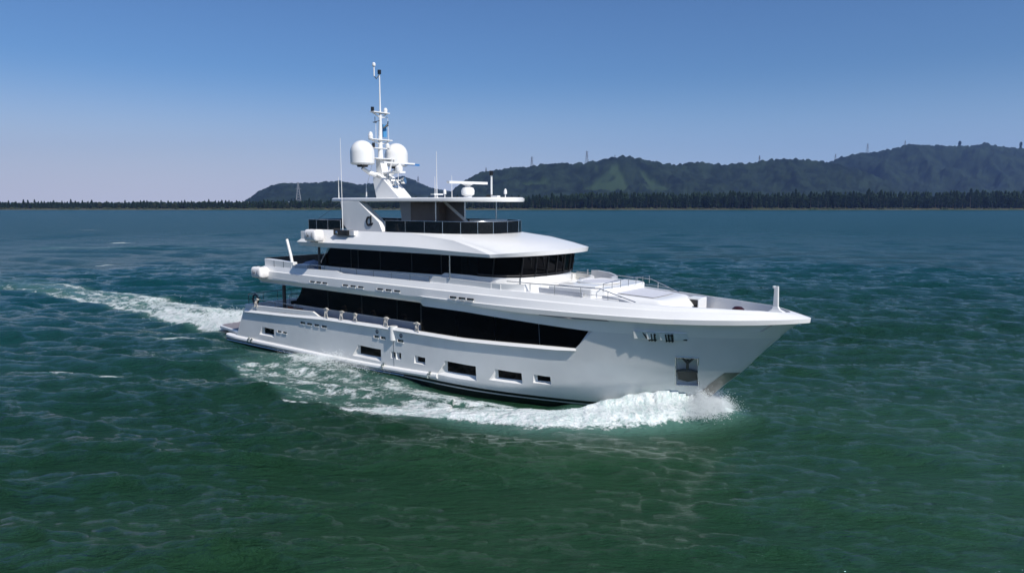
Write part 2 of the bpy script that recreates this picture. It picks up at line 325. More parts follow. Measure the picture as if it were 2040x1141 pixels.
def water_material():
    m = bpy.data.materials.new('sea_water'); m.use_nodes = True; n = m.node_tree; L = n.links; b = n.nodes['Principled BSDF']
    geo = n.nodes.new('ShaderNodeNewGeometry')
    def vm(sx, sy, rz=0.):
        mp = n.nodes.new('ShaderNodeMapping'); mp.inputs['Scale'].default_value = (sx, sy, 1); mp.inputs['Rotation'].default_value = (0, 0, rz)
        L.new(geo.outputs['Position'], mp.inputs['Vector']); return mp
    def noise(mp, sc_, det=4, rough=.55, dist=0.):
        t = n.nodes.new('ShaderNodeTexNoise'); t.inputs['Scale'].default_value = sc_; t.inputs['Detail'].default_value = det
        t.inputs['Roughness'].default_value = rough; t.inputs['Distortion'].default_value = dist; L.new(mp.outputs[0], t.inputs['Vector']); return t
    def math_(op, a, b_=None, c=None, clamp=False):
        q = n.nodes.new('ShaderNodeMath'); q.operation = op; q.use_clamp = clamp
        for k, v in enumerate((a, b_, c)):
            if v is None: continue
            if isinstance(v, (int, float)): q.inputs[k].default_value = v
            else: L.new(v, q.inputs[k])
        return q.outputs[0]
    def mr(v, a, b_, c=0., d=1., interp='SMOOTHSTEP'):
        q = n.nodes.new('ShaderNodeMapRange'); q.interpolation_type = interp; L.new(v, q.inputs[0])
        for k, x in zip(('From Min', 'From Max', 'To Min', 'To Max'), (a, b_, c, d)):
            if isinstance(x, (int, float)): q.inputs[k].default_value = x
            else: L.new(x, q.inputs[k])
        return q.outputs[0]
    fa = n.nodes.new('ShaderNodeAttribute'); fa.attribute_name = 'foam'; mk = n.nodes.new('ShaderNodeAttribute'); mk.attribute_name = 'milk'
    foam, milk = fa.outputs['Fac'], mk.outputs['Fac']
    # foam lace
    mpf = vm(1, 1.5, TH); f1 = noise(mpf, 1.1, 8, .62, .6).outputs[0]; f2 = noise(mpf, 5., 5, .6, .4).outputs[0]
    ft = math_('ADD', math_('MULTIPLY', f1, .62), math_('MULTIPLY', f2, .38))
    thr = math_('SUBTRACT', .80, math_('MULTIPLY', foam, .42))
    fm = mr(ft, math_('SUBTRACT', thr, .07), math_('ADD', thr, .09))
    fm = math_('MULTIPLY', fm, mr(foam, .08, .25), clamp=True)
    # thin flecks and streaks everywhere
    mps = vm(.55, 1.6, R(8)); s1 = noise(mps, .9, 7, .7, 1.2).outputs[0]; s2 = noise(vm(.4, .7), .12, 3).outputs[0]
    fleck = math_('MULTIPLY', mr(s1, .735, .80), mr(s2, .5, .68)); fleck = math_('MULTIPLY', fleck, .35)
    fm = math_('MAXIMUM', fm, fleck)
    # body colour
    big = noise(vm(.03, .05, R(20)), 1., 3).outputs[0]
    cr = n.nodes.new('ShaderNodeMix'); cr.data_type = 'RGBA'; cr.inputs[6].default_value = (.011, .042, .019, 1); cr.inputs[7].default_value = (.017, .055, .024, 1)
    L.new(mr(big, .35, .65), cr.inputs[0])
    # green near, with blue sky reflection painted in further out and to the left
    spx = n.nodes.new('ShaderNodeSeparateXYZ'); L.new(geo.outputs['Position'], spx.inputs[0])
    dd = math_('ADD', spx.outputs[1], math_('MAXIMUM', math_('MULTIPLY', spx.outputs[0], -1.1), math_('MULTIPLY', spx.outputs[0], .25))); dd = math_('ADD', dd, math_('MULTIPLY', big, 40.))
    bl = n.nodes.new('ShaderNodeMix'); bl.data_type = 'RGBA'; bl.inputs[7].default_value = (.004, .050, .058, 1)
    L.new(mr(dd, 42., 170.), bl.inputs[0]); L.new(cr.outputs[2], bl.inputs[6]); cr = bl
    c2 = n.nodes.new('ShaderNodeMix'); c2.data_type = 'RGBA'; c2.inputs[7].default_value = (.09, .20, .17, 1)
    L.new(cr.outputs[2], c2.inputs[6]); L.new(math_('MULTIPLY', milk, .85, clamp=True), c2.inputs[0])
    c3 = n.nodes.new('ShaderNodeMix'); c3.data_type = 'RGBA'; 
    fcm = n.nodes.new('ShaderNodeMix'); fcm.data_type = 'RGBA'; fcm.inputs[6].default_value = (.50, .62, .60, 1); fcm.inputs[7].default_value = (.80, .83, .83, 1)
    fs = noise(vm(1.7, 1.0, TH+R(62)), 1.7, 7, .68, .9).outputs[0]; L.new(mr(math_('ADD', math_('MULTIPLY', fs, .6), math_('MULTIPLY', ft, .4)), .40, .58), fcm.inputs[0]); L.new(fcm.outputs[2], c3.inputs[7])
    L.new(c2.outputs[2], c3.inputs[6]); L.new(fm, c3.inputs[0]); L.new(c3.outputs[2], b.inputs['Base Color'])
    b.inputs['IOR'].default_value = 1.34; b.inputs['Specular IOR Level'].default_value = .27; b.inputs['Specular Tint'].default_value = (.55, .80, 1, 1)  # blue specular tint stands in for reflections of the higher sky
    fq = n.nodes.new('ShaderNodeAttribute'); fq.attribute_name = 'far'
    L.new(math_('ADD', mr(fm, 0, 1, .05, .70, 'LINEAR'), math_('MULTIPLY', fq.outputs['Fac'], .26)), b.inputs['Roughness'])
    # ripples
    w1 = noise(vm(.45, 1.45, R(-7)), .95, 7, .64, .2).outputs[0]; w2 = noise(vm(.55, 1.5, R(6)), 3.4, 5, .64, .2).outputs[0]
    w3 = noise(vm(.5, .8, R(-6)), .22, 3, .5).outputs[0]
    fsb = noise(mpf, 2.4, 6, .62, .8).outputs[0]
    rdg = math_('SUBTRACT', 1., math_('ABSOLUTE', math_('MULTIPLY_ADD', w1, 2., -1.)))
    hgt = math_('ADD', math_('ADD', math_('MULTIPLY', w1, .60), math_('MULTIPLY', rdg, .12)), math_('MULTIPLY', w2, .38))
    w5 = noise(vm(.7, 1.3, R(4)), 10., 3, .6).outputs[0]; hgt = math_('ADD', hgt, math_('MULTIPLY', w5, .055))
    hgt = math_('ADD', hgt, math_('MULTIPLY', w3, .55))
    fr_ = n.nodes.new('ShaderNodeAttribute'); fr_.attribute_name = 'far'
    w4 = noise(vm(.5, .9, R(-4)), .42, 3, .55).outputs[0]
    hgt = math_('ADD', hgt, math_('MULTIPLY', fr_.outputs['Fac'], math_('ADD', math_('MULTIPLY', w3, 1.1), math_('MULTIPLY', w4, .9))))
    hgt = math_('ADD', hgt, math_('MULTIPLY', math_('MULTIPLY', fm, fsb), .16))
    bp = n.nodes.new('ShaderNodeBump'); bp.inputs['Distance'].default_value = 1.; bp.inputs['Strength'].default_value = 1.
    cp = n.nodes.new('ShaderNodeAttribute'); cp.attribute_name = 'chop'; hgt = math_('MULTIPLY', hgt, cp.outputs['Fac'])
    L.new(hgt, bp.inputs['Height']); L.new(bp.outputs[0], b.inputs['Normal'])
    return m
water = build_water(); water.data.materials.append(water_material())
# ================================================================ FAR SHORE, HILLS
def grid_mesh(name, X, Y, Z, m, attrs={}, kind='structure'):
    nr, na = X.shape; V = np.stack([X, Y, Z], -1).reshape(-1, 3)
    i = np.arange(nr-1)[:, None]*na; j = np.arange(na-1)[None, :]
    F = np.stack([i+j, i+j+1, i+na+j+1, i+na+j], -1).reshape(-1, 4)
    me = bpy.data.meshes.new(name); me.vertices.add(len(V)); me.vertices.foreach_set('co', V.astype(np.float32).ravel())
    me.loops.add(len(F)*4); me.loops.foreach_set('vertex_index', F.ravel().astype(np.int32)); me.polygons.add(len(F))
    me.polygons.foreach_set('loop_start', (np.arange(len(F))*4).astype(np.int32)); me.update(calc_edges=True)
    for k, a in attrs.items():
        at = me.attributes.new(k, 'FLOAT', 'POINT'); at.data.foreach_set('value', a.ravel().astype(np.float32))
    me.materials.append(m); me.shade_smooth()
    o = bpy.data.objects.new(name, me); sc.collection.objects.link(o); tag(o, kind=kind); return o
def land_mat(name, a, b_, scale, c=None, attr=None):
    m = bpy.data.materials.new(name); m.use_nodes = True; n = m.node_tree; L = n.links; p = n.nodes['Principled BSDF']
    geo = n.nodes.new('ShaderNodeNewGeometry'); t = n.nodes.new('ShaderNodeTexNoise'); t.inputs['Scale'].default_value = scale; t.inputs['Detail'].default_value = 7
    L.new(geo.outputs['Position'], t.inputs['Vector']); r = n.nodes.new('ShaderNodeValToRGB')
    r.color_ramp.elements[0].position = .35; r.color_ramp.elements[0].color = (*a, 1); r.color_ramp.elements[1].position = .65; r.color_ramp.elements[1].color = (*b_, 1)
    L.new(t.outputs[0], r.inputs[0]); out = r.outputs[0]
    if attr:
        at = n.nodes.new('ShaderNodeAttribute'); at.attribute_name = attr; mx = n.nodes.new('ShaderNodeMix'); mx.data_type = 'RGBA'
        L.new(at.outputs['Fac'], mx.inputs[0]); L.new(out, mx.inputs[6]); mx.inputs[7].default_value = (*c, 1); out = mx.outputs[2]
    L.new(out, p.inputs['Base Color']); p.inputs['Roughness'].default_value = .95; p.inputs['Specular IOR Level'].default_value = .1
    return m
M_LAND = land_mat('shore_grass', (.035, .05, .022), (.10, .09, .05), .05, (.10, .095, .075), 'sand')
M_FOREST = land_mat('hill_forest', (.003, .008, .006), (.016, .028, .016), .022, (.026, .046, .022), 'grass')
def shore():
    xs = np.linspace(-1500, 1700, 640); ys = np.array([948, 955, 958, 962, 966, 972, 985, 1020, 1100, 1500, 2500, 5200.])
    X, Y = np.meshgrid(xs, ys); off = 6*np.sin(X*.006)+8*(fbm(X*.01, Y*0, 4)-.5)
    z = np.array([-1.5, -.3, .2, .8, 1.2, 1.5, 1.7, 1.8, 2, 3, 4, 4]); Z = np.repeat(z[:, None], len(xs), 1)+.3*fbm(X*.05, Y*.05, 5)
    sand = (Y < 964)*smooth01((fbm(X*.008, Y*0, 6)-.52)/.1)*.8
    return grid_mesh('shore', X, Y+off, Z, M_LAND, {'sand': sand})
shore()
def hill(name, D, depth, pts, seed, canopy, grass=None, step=5.):
    px = np.array([p[0] for p in pts], float); hz = np.array([(402-p[1])/1400*D+11 for p in pts])
    xw = (px-1020)/1400*D; xs = np.arange(xw[0], xw[-1], step); ts = np.linspace(-1, 1, int(depth*1.5/step))
    X, T = np.meshgrid(xs, ts); prof = np.interp(X, xw, hz); Y = D+T*depth
    s = 1-np.abs(T); s = np.clip(s, 0, 1)**.85
    gul = 1-np.abs(2*fbm(X/190+T*.4, T*1.1+seed, seed, 3)-1); rid = fbm(X/90, T*2.5, seed+3, 3)
    Z = prof*s*(1-1.9*s*(1-s)*(1-gul)*2)*(1-.5*(1-s)*(rid-.5)*4)
    g = np.zeros_like(X)
    if grass is not None:
        PX = 1020+1400*X/D; PY = 402-1400*(Z-11)/Y
        for poly in grass:
            ex, ey, w0, w1, top, bot = poly
            tt = (PY-top)/(bot-top); wv = w0+(w1-w0)*np.clip(tt, 0, 1); j = 16*(fbm(X*.03, Y*.03, 9)-.5)
            g = np.maximum(g, smooth01((wv-np.abs(PX-ex-(ey*tt))+j)/6)*smooth01((tt+.05)/.1)*smooth01((1.05-tt)/.1))
    Z = Z+1.25*canopy*(domes(X, Y, 11, seed)+.7*domes(X, Y, 21, seed+1))*(1-.75*g)*smooth01(prof/12)+2.
    return grid_mesh(name, X*Y/D, Y, Z, M_FOREST, {'grass': g})
hill('hill', 2300, 330, [(850, 409), (880, 401), (905, 385), (930, 365), (950, 356), (985, 347), (1020, 343), (1060, 341), (1100, 336), (1150, 335), (1190, 330), (1215, 324), (1240, 321), (1262, 323), (1285, 330),
     (1310, 333), (1335, 338), (1360, 334), (1395, 333), (1430, 337), (1470, 335), (1510, 331), (1550, 327), (1600, 328), (1640, 333), (1700, 345), (1760, 370), (1800, 398), (1830, 409)], 3, 9.,
     grass=[(1228, -22, 6, 46, 335, 386), (1270, 45, 6, 26, 346, 386), (1090, -30, 4, 40, 362, 376)])
hill('hill', 2900, 480, [(1520, 409), (1560, 398), (1600, 365), (1640, 333), (1665, 322), (1690, 316), (1740, 309), (1775, 303), (1800, 297), (1830, 298), (1860, 297), (1900, 300), (1925, 299), (1945, 294), (1970, 300), (2000, 303), (2050, 306), (2120, 312), (2300, 330), (2600, 370), (2700, 398)], 14, 10., step=6.)
hill('hill', 2500, 300, [(478, 409), (502, 401), (520, 388), (545, 376), (565, 372), (600, 371), (640, 370), (680, 367), (700, 371), (720, 377), (750, 374), (790, 380), (830, 392), (850, 399), (880, 409)], 25, 7.)
hill('hill', 3300, 320, [(660, 409), (690, 396), (715, 374), (760, 370), (790, 360), (808, 356), (830, 366), (860, 380), (900, 388), (960, 396)], 31, 8., step=6.)
# ---- trees on the far shore
M_CROWN = land_mat('crown_dark', (.006, .014, .007), (.016, .030, .013), .3)
M_CROWN2 = land_mat('crown_light', (.02, .028, .014), (.045, .052, .026), .3)
M_TRUNK = mat('tree_trunk', (.06, .05, .04), .9, var=.2)
def tree_mesh(name, h, rad, kind, seed, mc):
    g = np.random.default_rng(seed); m = MB(); m.cur = 1
    m.tube([(0, 0, 0), (g.uniform(-.2, .2), 0, h*.5), (0, 0, h*.92)], [.38, .26, .06], 6); m.cur = 0
    for k in range(6):
        a = g.uniform(0, 6.28); z = h*g.uniform(.3, .7); m.cur = 1
        m.tube([(0, 0, z), (math.cos(a)*rad*.6, math.sin(a)*rad*.6, z+rad*.4)], [.12, .04], 4)
    m.cur = 0
    for k in range(260):
        t = g.uniform(0, 1)**.8; z = h*(.22+.78*t)
        if kind == 'cone': rr = rad*(1-t)**.75+.25
        else: rr = rad*math.sqrt(max(.03, 1-(2*t-.85)**2*.8))*(.8+.3*math.sin(3*t+seed))
        a = g.uniform(0, 6.28); q = rr*math.sqrt(g.uniform(.15, 1)); c = Vector((q*math.cos(a), q*math.sin(a), z))
        s = g.uniform(.5, 1.15)*(.8 if kind == 'cone' else 1.1)
        u = Vector(g.normal(size=3)).normalized(); v = u.cross(Vector(g.normal(size=3))).normalized(); w_ = u.cross(v)
        m.add([c+u*s, c+v*s*.8, c-u*s*.9, c-v*s*.7, c+w_*s*.6, c-w_*s*.5], [(0, 1, 4), (1, 2, 4), (2, 3, 4), (3, 0, 4), (1, 0, 5), (2, 1, 5), (3, 2, 5), (0, 3, 5)])
    o = m.build(name, [mc, M_TRUNK]); return o
protos = []
for k in range(9):
    kind = 'cone' if k % 3 != 2 else 'round'; h = [17, 19, 14, 18, 20, 12, 16, 21, 15][k]
    protos.append(tree_mesh('tree', h, [3.4, 3.8, 5, 3.2, 4, 4.4, 3.6, 3.9, 4.6][k], kind, 40+k, M_CROWN2 if k == 5 else M_CROWN))
zones = [(-20, 300, 'slender dark tree in the shoreline row at the far left end', 'shore trees at the far left'),
         (300, 480, 'dark tree in the shoreline row between the far left and the hill', 'shore trees left of the hill'),
         (480, 660, 'dark tree in the shoreline row in front of the low left hill', 'shore trees in front of the left hill'),
         (660, 1040, 'dark tree in the shoreline row behind the top deck of the yacht', 'shore trees behind the yacht'),
         (1040, 1180, 'tree in the shoreline row just right of the yacht hardtop', 'shore trees right of the hardtop'),
         (1180, 1500, 'tall dark tree in the shoreline row below the hill with two grassy clearings', 'shore trees below the clearings'),
         (1500, 1780, 'tall dark tree in the shoreline row below the saddle of the ridge', 'shore trees below the saddle'),
         (1780, 2070, 'tall dark tree with pale trunk in the shoreline row at the far right end', 'shore trees at the far right')]
px = -18.; k = 0; cnt = 0; used = [False]*9
while px < 2062 and cnt < 296:
    D = 972+random.uniform(-3, 8); hs = I(px, [0, 500, 660, 1040, 1180, 2040], [.60, .66, .72, .95, 1.12, 1.2])*random.uniform(.8, 1.12)
    i = random.choice([0, 1, 3, 4, 6, 7, 0, 1, 3, 4, 8, 2, 5] if px < 1040 else [1, 4, 7, 8, 2, 8, 4, 6, 8, 2]); p = protos[i]
    if used[i]: o = p.copy(); sc.collection.objects.link(o)
    else: o = p; used[i] = True
    o.location = ((px-1020)/1400*D, D, 1.2); o.rotation_euler = (0, 0, random.uniform(0, 6.28)); o.scale = (hs*random.uniform(.9, 1.2),)*2+(hs,)
    for a, b_, lab, grp in zones:
        if a <= px < b_: tag(o, lab, 'tree', grp)
    cnt += 1; px += random.uniform(5.2, 9.0)
for i in range(9):
    if not used[i]: bpy.data.objects.remove(protos[i])
def wood():
    g = np.random.default_rng(5); v, f = ico(1); V = []; F = []; n = 0
    N = 3400; X = g.uniform(-1150, 1250, N); Y = 984+g.uniform(0, 1, N)**1.5*165
    for k in range(N):
        pxx = 1020+1400*X[k]/Y[k]; hs = np.interp(pxx, [0, 500, 660, 1040, 1180, 2040], [8, 9, 10.5, 15, 20, 22])*g.uniform(.7, 1.12)
        for q in range(4):
            z = hs*(.25+.22*q); r = (5.2-q*1.15)*g.uniform(.8, 1.15)
            vv = v*(1+.35*(g.random((len(v), 1))-.5))*[r, r, hs*.2]; V.append(vv+[X[k]+g.normal()*.6, Y[k], z+1]); F.append(f+n); n += len(v)
    V = np.vstack(V); F = np.vstack(F); me = bpy.data.meshes.new('wood'); me.vertices.add(len(V)); me.vertices.foreach_set('co', V.astype(np.float32).ravel())
    me.loops.add(len(F)*3); me.loops.foreach_set('vertex_index', F.ravel().astype(np.int32)); me.polygons.add(len(F)); me.polygons.foreach_set('loop_start', (np.arange(len(F))*3).astype(np.int32)); me.update(calc_edges=True)
    me.materials.append(M_CROWN); o = bpy.data.objects.new('wood', me); sc.collection.objects.link(o); tag(o, 'dense dark wood behind the shoreline row of trees', 'wood', kind='stuff')
wood()
# ---- scrub along the shore line
def scrub():
    g = np.random.default_rng(9); v, f = ico(1); V = []; F = []; n = 0
    for k in range(420):
        X = g.uniform(-760, 760); r = g.uniform(.8, 2.4); vv = v*(1+.5*(g.random((len(v), 1))-.5))*[r*1.6, r, r*.8]
        V.append(vv+[X, 966+g.uniform(-3, 4)+6*math.sin(X*.006), 1.+r*.3]); F.append(f+n); n += len(v)
    V = np.vstack(V); F = np.vstack(F); me = bpy.data.meshes.new('scrub'); me.from_pydata(V.tolist(), [], F.tolist()); me.materials.append(M_CROWN2)
    o = bpy.data.objects.new('scrub', me); sc.collection.objects.link(o); tag(o, 'low scrub along the far shoreline', 'scrub', kind='stuff')
scrub()
# ---- pylons on the hills
M_PYL = mat('pylon_steel', (.16, .17, .19), .6, metal=.2, var=.1); M_PYLW = mat('pylon_white', (.35, .36, .38), .6, var=.05)
def pylon(px_, py_top, py_base, D, label, arms=3, m=M_PYL, group='pylons on the hills', th=.45):
    x = (px_-1020)/1400*D; z0 = (402-py_base)/1400*D+11; h = (py_base-py_top)/1400*D; b_ = h*.13
    root = empty('pylon', (x, D, z0), R(20), label, 'pylon', group)
    q = MB(); L = MB(); tz = h
    for sx in (-1, 1):
        for sy in (-1, 1): q.tube([(sx*b_, sy*b_, 0), (sx*b_*.28, sy*b_*.28, h*.6), (sx*.35, sy*.35, h)], th*.8, 5)
    for k in range(7):
        t0, t1 = k/7, (k+1)/7; w0 = b_*(1-t0*.86)+.2; w1 = b_*(1-t1*.86)+.2
        for sy in (-1, 1):
            L.tube([(-w0, sy*w0, h*t0), (w1, sy*w1, h*t1)], th*.45, 4); L.tube([(w0, sy*w0, h*t0), (-w1, sy*w1, h*t1)], th*.45, 4)
            L.tube([(sy*w0, -w0, h*t0), (sy*w1, w1, h*t1)], th*.45, 4)
    q.build('leg', m, root); L.build('lattice', m, root)
    for k in range(arms):
        z = h*(.66+.13*k); a = MB(); a.tube([(-h*.14, 0, z), (0, 0, z+h*.02), (h*.14, 0, z)], [th*.4, th, th*.4], 5); a.tube([(-h*.14, 0, z), (0, 0, z+h*.06), (h*.14, 0, z)], th*.4, 4)
        a.build('crossarm', m, root)
pylon(598, 364, 401, 1250, 'tall pale lattice tower on the shore left of the yacht', 1, M_PYLW, 'pylons on the shore', th=.22)
pylon(1059, 314, 341, 2320, 'dark pylon on the left shoulder of the hill behind the hardtop')
pylon(1167, 303, 334, 2320, 'tallest dark pylon left of the clearings on the hill')
pylon(969, 335, 352, 2320, 'small dark pylon nearest the radar on the hill slope', 2, th=.35)
pylon(1222, 311, 326, 2320, 'tiny mast just left of the middle hill peak', 1, th=.3)
pylon(1506, 312, 333, 2320, 'dark pylon on the ridge above the middle of the bow', 3)
pylon(1528, 320, 332, 2330, 'short thin mast just right of the pylon above the bow', 1, th=.3)
pylon(1655, 309, 328, 2950, 'pylon standing in the saddle between the two hills')
pylon(1717, 289, 314, 2950, 'pylon on the rising left slope of the right hill')
pylon(1790, 283, 300, 2950, 'thin mast near the left top of the right hill', 2, th=.4)
pylon(835, 352, 372, 3320, 'small pylon on the small hill right of the mast', 2, th=.5)
for (px_, s, lab) in ((1897, 1.5, 'lone tree standing above the right hill ridge, left one'), (2017, 1.35, 'lone tree standing above the right hill ridge at the far right')):
    o = protos[2 if used[2] else 0].copy() if used[2] or used[0] else None
    if o:
        sc.collection.objects.link(o); D = 2900; o.location = ((px_-1020)/1400*D, D, (402-303)/1400*D+14); o.scale = (s, s, s*1.7); tag(o, lab, 'tree', 'lone trees on the ridge')
# ================================================================ YACHT (local: x forward, y port, z up)
yacht = empty('yacht', (OX, OY, 0), -TH, 'large white and silver motor yacht under way with black windows and bow wave', 'yacht')
def xs(z): return I(z, [-1, 0, 1.75, 2.56, 3.86, 4.73, 5.19, 5.4], [37.3, 38.35, 40.05, 40.93, 42.05, 42.92, 43.44, 43.7])
def Yf(x, z):
    t = min(max(z/5, -.1), 1.02); k = .85+(.62-.85)*t; Lg = 15.5+2.4*t
    u = min(max((xs(z)-x)/Lg, 0), 1); y = (1-(1-u)**2)**k*(4.3 if z > .5 else 4.22+.16*max(z, -1))
    zc = I(x, [26, 28, 34, 38, 41], [.2, .5, 1.25, 1.9, 2.5]); c = .20*max(0, min(1, (x-26)/4))*max(0, zc-z)
    return max(0, y-c*min(1, y))
def zl(x): return I(x, [0, 3, 7.7, 12.8, 19, 22, 25.8, 31, 33.2, 34.02, 38, 42], [2.55, 2.56, 2.72, 2.95, 3.03, 3.03, 3.03, 3.20, 3.24, 4.34, 4.40, 4.5])
def xa(z): return 1.1+.55*z if z > .3 else 1.26
def hull():
    nu, nv = 190, 30; us = [1-(1-i/nu)**1.25 for i in range(nu+1)]; S = []
    for j in range(nv+1):
        v = j/nv; row = []
        for u in us:
            z = -1+v*3.5
            for it in range(60):
                x = xa(z)+u*(xs(z)-xa(z)); z = z*.6+.4*(-1+v*(zl(x)+1))
            row.append((x, -Yf(x, z) if u < 1 else 0, z))
        S.append(row)
    m = MB(); m.grid(S); n = len(m.v); m.mirror(); w_ = nu+1
    top = nv*w_
    for i in range(nu): m.f.append((top+i, top+i+1, n+top+i+1, n+top+i)); m.f.append((i, n+i, n+i+1, i+1))
    for j in range(nv): m.f.append((j*w_, (j+1)*w_, n+(j+1)*w_, n+j*w_))
    m.mi = [0]*len(m.f)
    return m.build('hull', M_HULL, yacht, weld=True)
H = hull()
# openings cut into the hull: outer mouth (x0,x1,z0,z1) and pane behind it
WIN = [('o', 4.55, 6.56, .80, 1.42, 5.02, .92), ('o', 15.75, 18.66, .66, 1.45, 16.38, .86), ('o', 19.60, 20.05, 1.02, 1.46, 19.72, 1.09),
       ('o', 20.12, 20.57, 1.02, 1.48, 20.2, 1.07), ('o', 21.75, 22.73, 1.0, 1.47, 21.89, 1.10), ('o', 23.75, 26.75, .62, 1.50, 24.43, .84),
       ('o', 27.70, 29.82, .84, 1.49, 28.16, .99), ('o', 30.5, 31.55, 1.02, 1.49, 30.66, 1.13)]
cut = MB()
def frustum(mb, x0, x1, z0, z1, xi, zi, dep=.22):
    zc = (z0+z1)/2
    for s in (-1, 1):
        o_ = [(x0, z0), (x1, z0), (x1, z1), (xi-.10, z1+.02)]; i_ = [(xi, zi), (x1-.02, zi+.03), (x1-.02, z1-.01), (xi, z1-.03)]
        vs = []
        for (x, z), (a, b_) in zip(o_, i_):
            y = Yf(x, z); vs.append((x-(a-x)*.6, s*(y+.12), z-(b_-z)*.6))
        for (x, z), (a, b_) in zip(o_, i_): vs.append((a, s*(Yf(a, b_)-dep), b_))
        mb.add(vs, [(0, 1, 2, 3), (7, 6, 5, 4), (0, 4, 5, 1), (1, 5, 6, 2), (2, 6, 7, 3), (3, 7, 4, 0)])
for wd in WIN: frustum(cut, *wd[1:])
# aft cockpit and side walkways
cut.plan([(3.0, -4.1), (22.1, -4.1), (22.1, 4.1), (3.0, 4.1)], 2.1, 6)
# anchor pockets and bow fairleads
def pocket(mb, x0, x1, z0, z1, dep, slant=0):
    for s in (-1, 1):
        c = [(x0, z0), (x1, z0), (x1+slant, z1), (x0+slant, z1)]
        vs = [(x, s*(Yf(x, z)+.3), z) for x, z in c]+[(x, s*(Yf(x, z)-dep), z) for x, z in c]
        mb.add(vs, [(0, 1, 2, 3), (7, 6, 5, 4), (0, 4, 5, 1), (1, 5, 6, 2), (2, 6, 7, 3), (3, 7, 4, 0)])
AP = (37.95, 38.95, 1.65, 3.28)
pocket(cut, *AP, .32, .3)
cobj = cut.build('cutter', M_HULL, yacht); bpy.context.view_layer.update()
bo = H.modifiers.new('b', 'BOOLEAN'); bo.object = cobj; bo.operation = 'DIFFERENCE'; bo.solver = 'EXACT'; bpy.context.view_layer.update()
dg = bpy.context.evaluated_depsgraph_get(); me2 = bpy.data.meshes.new_from_object(H.evaluated_get(dg)); H.modifiers.clear(); H.data = me2; me2.name = 'hull'
bpy.data.objects.remove(cobj); me2.shade_smooth(); me2.set_sharp_from_angle(angle=R(24))
me2.materials.clear(); me2.materials.append(M_HULL)
me2.polygons.foreach_set('material_index', [0]*len(me2.polygons))
for wd in WIN:
    _, x0, x1, z0, z1, xi, zi = wd
    for s in (-1, 1):
        m = MB(); d = .205; c = [(xi+.0, zi), (x1-.02, zi+.03), (x1-.02, z1-.01), (xi, z1-.03)]
        m.add([(x, s*(Yf(x, z)-d), z) for x, z in c]+[(x, s*(Yf(x, z)-d-.03), z) for x, z in c], [(0, 1, 2, 3), (7, 6, 5, 4), (0, 4, 5, 1), (1, 5, 6, 2), (2, 6, 7, 3), (3, 7, 4, 0)])
        m.build('window', M_GLASS, H)
# air vents, portholes in the hull side
def vent(x, z, wd_, ht, y, parent, slope=0.):
    for s in (-1, 1):
        m = MB(); m.cur = 0
        m.prism([(x, z), (x+wd_, z+slope), (x+wd_, z+ht+slope), (x, z+ht)], s*(y-.03), s*(y+.012)); m.cur = 1
        m.prism([(x-.03, z-.05), (x+wd_+.02, z-.05+slope), (x+wd_+.02, z+slope), (x-.03, z)], s*(y-.03), s*(y+.05))
        m.prism([(x-.04, z), (x, z), (x, z+ht), (x-.04, z+ht)], s*(y-.03), s*(y+.045)); m.cur = 2
        m.prism([(x+wd_*.45, z+.01), (x+wd_*.95, z+.01+slope), (x+wd_*.95, z+ht*.55+slope), (x+wd_*.45, z+ht*.5)], s*(y-.02), s*(y+.022))
        m.build('air_vent', [M_BLACK, M_WHITE, M_STEEL], parent)
for x in (10.0, 10.8, 11.65, 12.5): vent(x, 2.24, .52, .15, 4.3, H)
for x in (7.05, 7.75): vent(x, 1.26, .45, .13, 4.3, H)
for x in (18.05, 18.7): vent(x, 2.18, .42, .15, 4.3, H)
vent(20.3, 2.18, .5, .16, 4.3, H)
for x in (18.33, 20.6):
    for s in (-1, 1):
        m = MB(); m.cur = 0; m.tube([(x, s*4.26, 2.6), (x, s*4.325, 2.6)], .13, 20); m.cur = 1; m.tube([(x+.03, s*4.28, 2.62), (x+.03, s*4.335, 2.62)], .07, 16); m.build('porthole', [M_BLACK, M_GREYP], H, smooth=40)
# pilot door fairing and seam
for s in (-1, 1):
    m = MB(); m.tube([(19.82, s*4.22, 2.22), (19.82, s*4.22, 3.12)], .27, 20); m.build('door_fairing', M_WHITE, H, smooth=40)
    m = MB(); m.box(19.87, 19.89, s*4.28, s*4.31, .55, 2.2); m.build('door_seam', M_DARK, H)
# rub rails
def strip(pts, yo, r, name, mm, taper=True):
    for s in (-1, 1):
        m = MB(); m.tube([(x, s*(Yf(x, z)+yo), z) for x, z in pts], [r*.5]+[r]*(len(pts)-2)+[r*.5] if taper else r, 10); m.build(name, mm, H, smooth=50)
xx = np.linspace(2.75, 33.2, 60)
for s in (-1, 1):                         # flat capped rub rail
    rows = []
    for x in xx:
        z = zl(x)-.0; y = Yf(x, z-.05); t = I(x, [2.75, 32, 33.2], [.19, .15, .08])
        rows.append([(x, s*(y-.10), z-t), (x, s*(y+.13), z-t+.01), (x, s*(y+.14), z-t*.72), (x, s*(y+.0), z+.03), (x, s*(y-.14), z+.035)])
    m = MB(); m.grid(rows); m.f.append(tuple(range(5))); m.f.append(tuple(range(len(m.v)-5, len(m.v)))); m.mi = [0]*len(m.f); m.build('rub_rail', M_WHITE, H, smooth=20)
bx = np.concatenate([[-.3], np.linspace(.2, 23.2, 40), [23.75]])
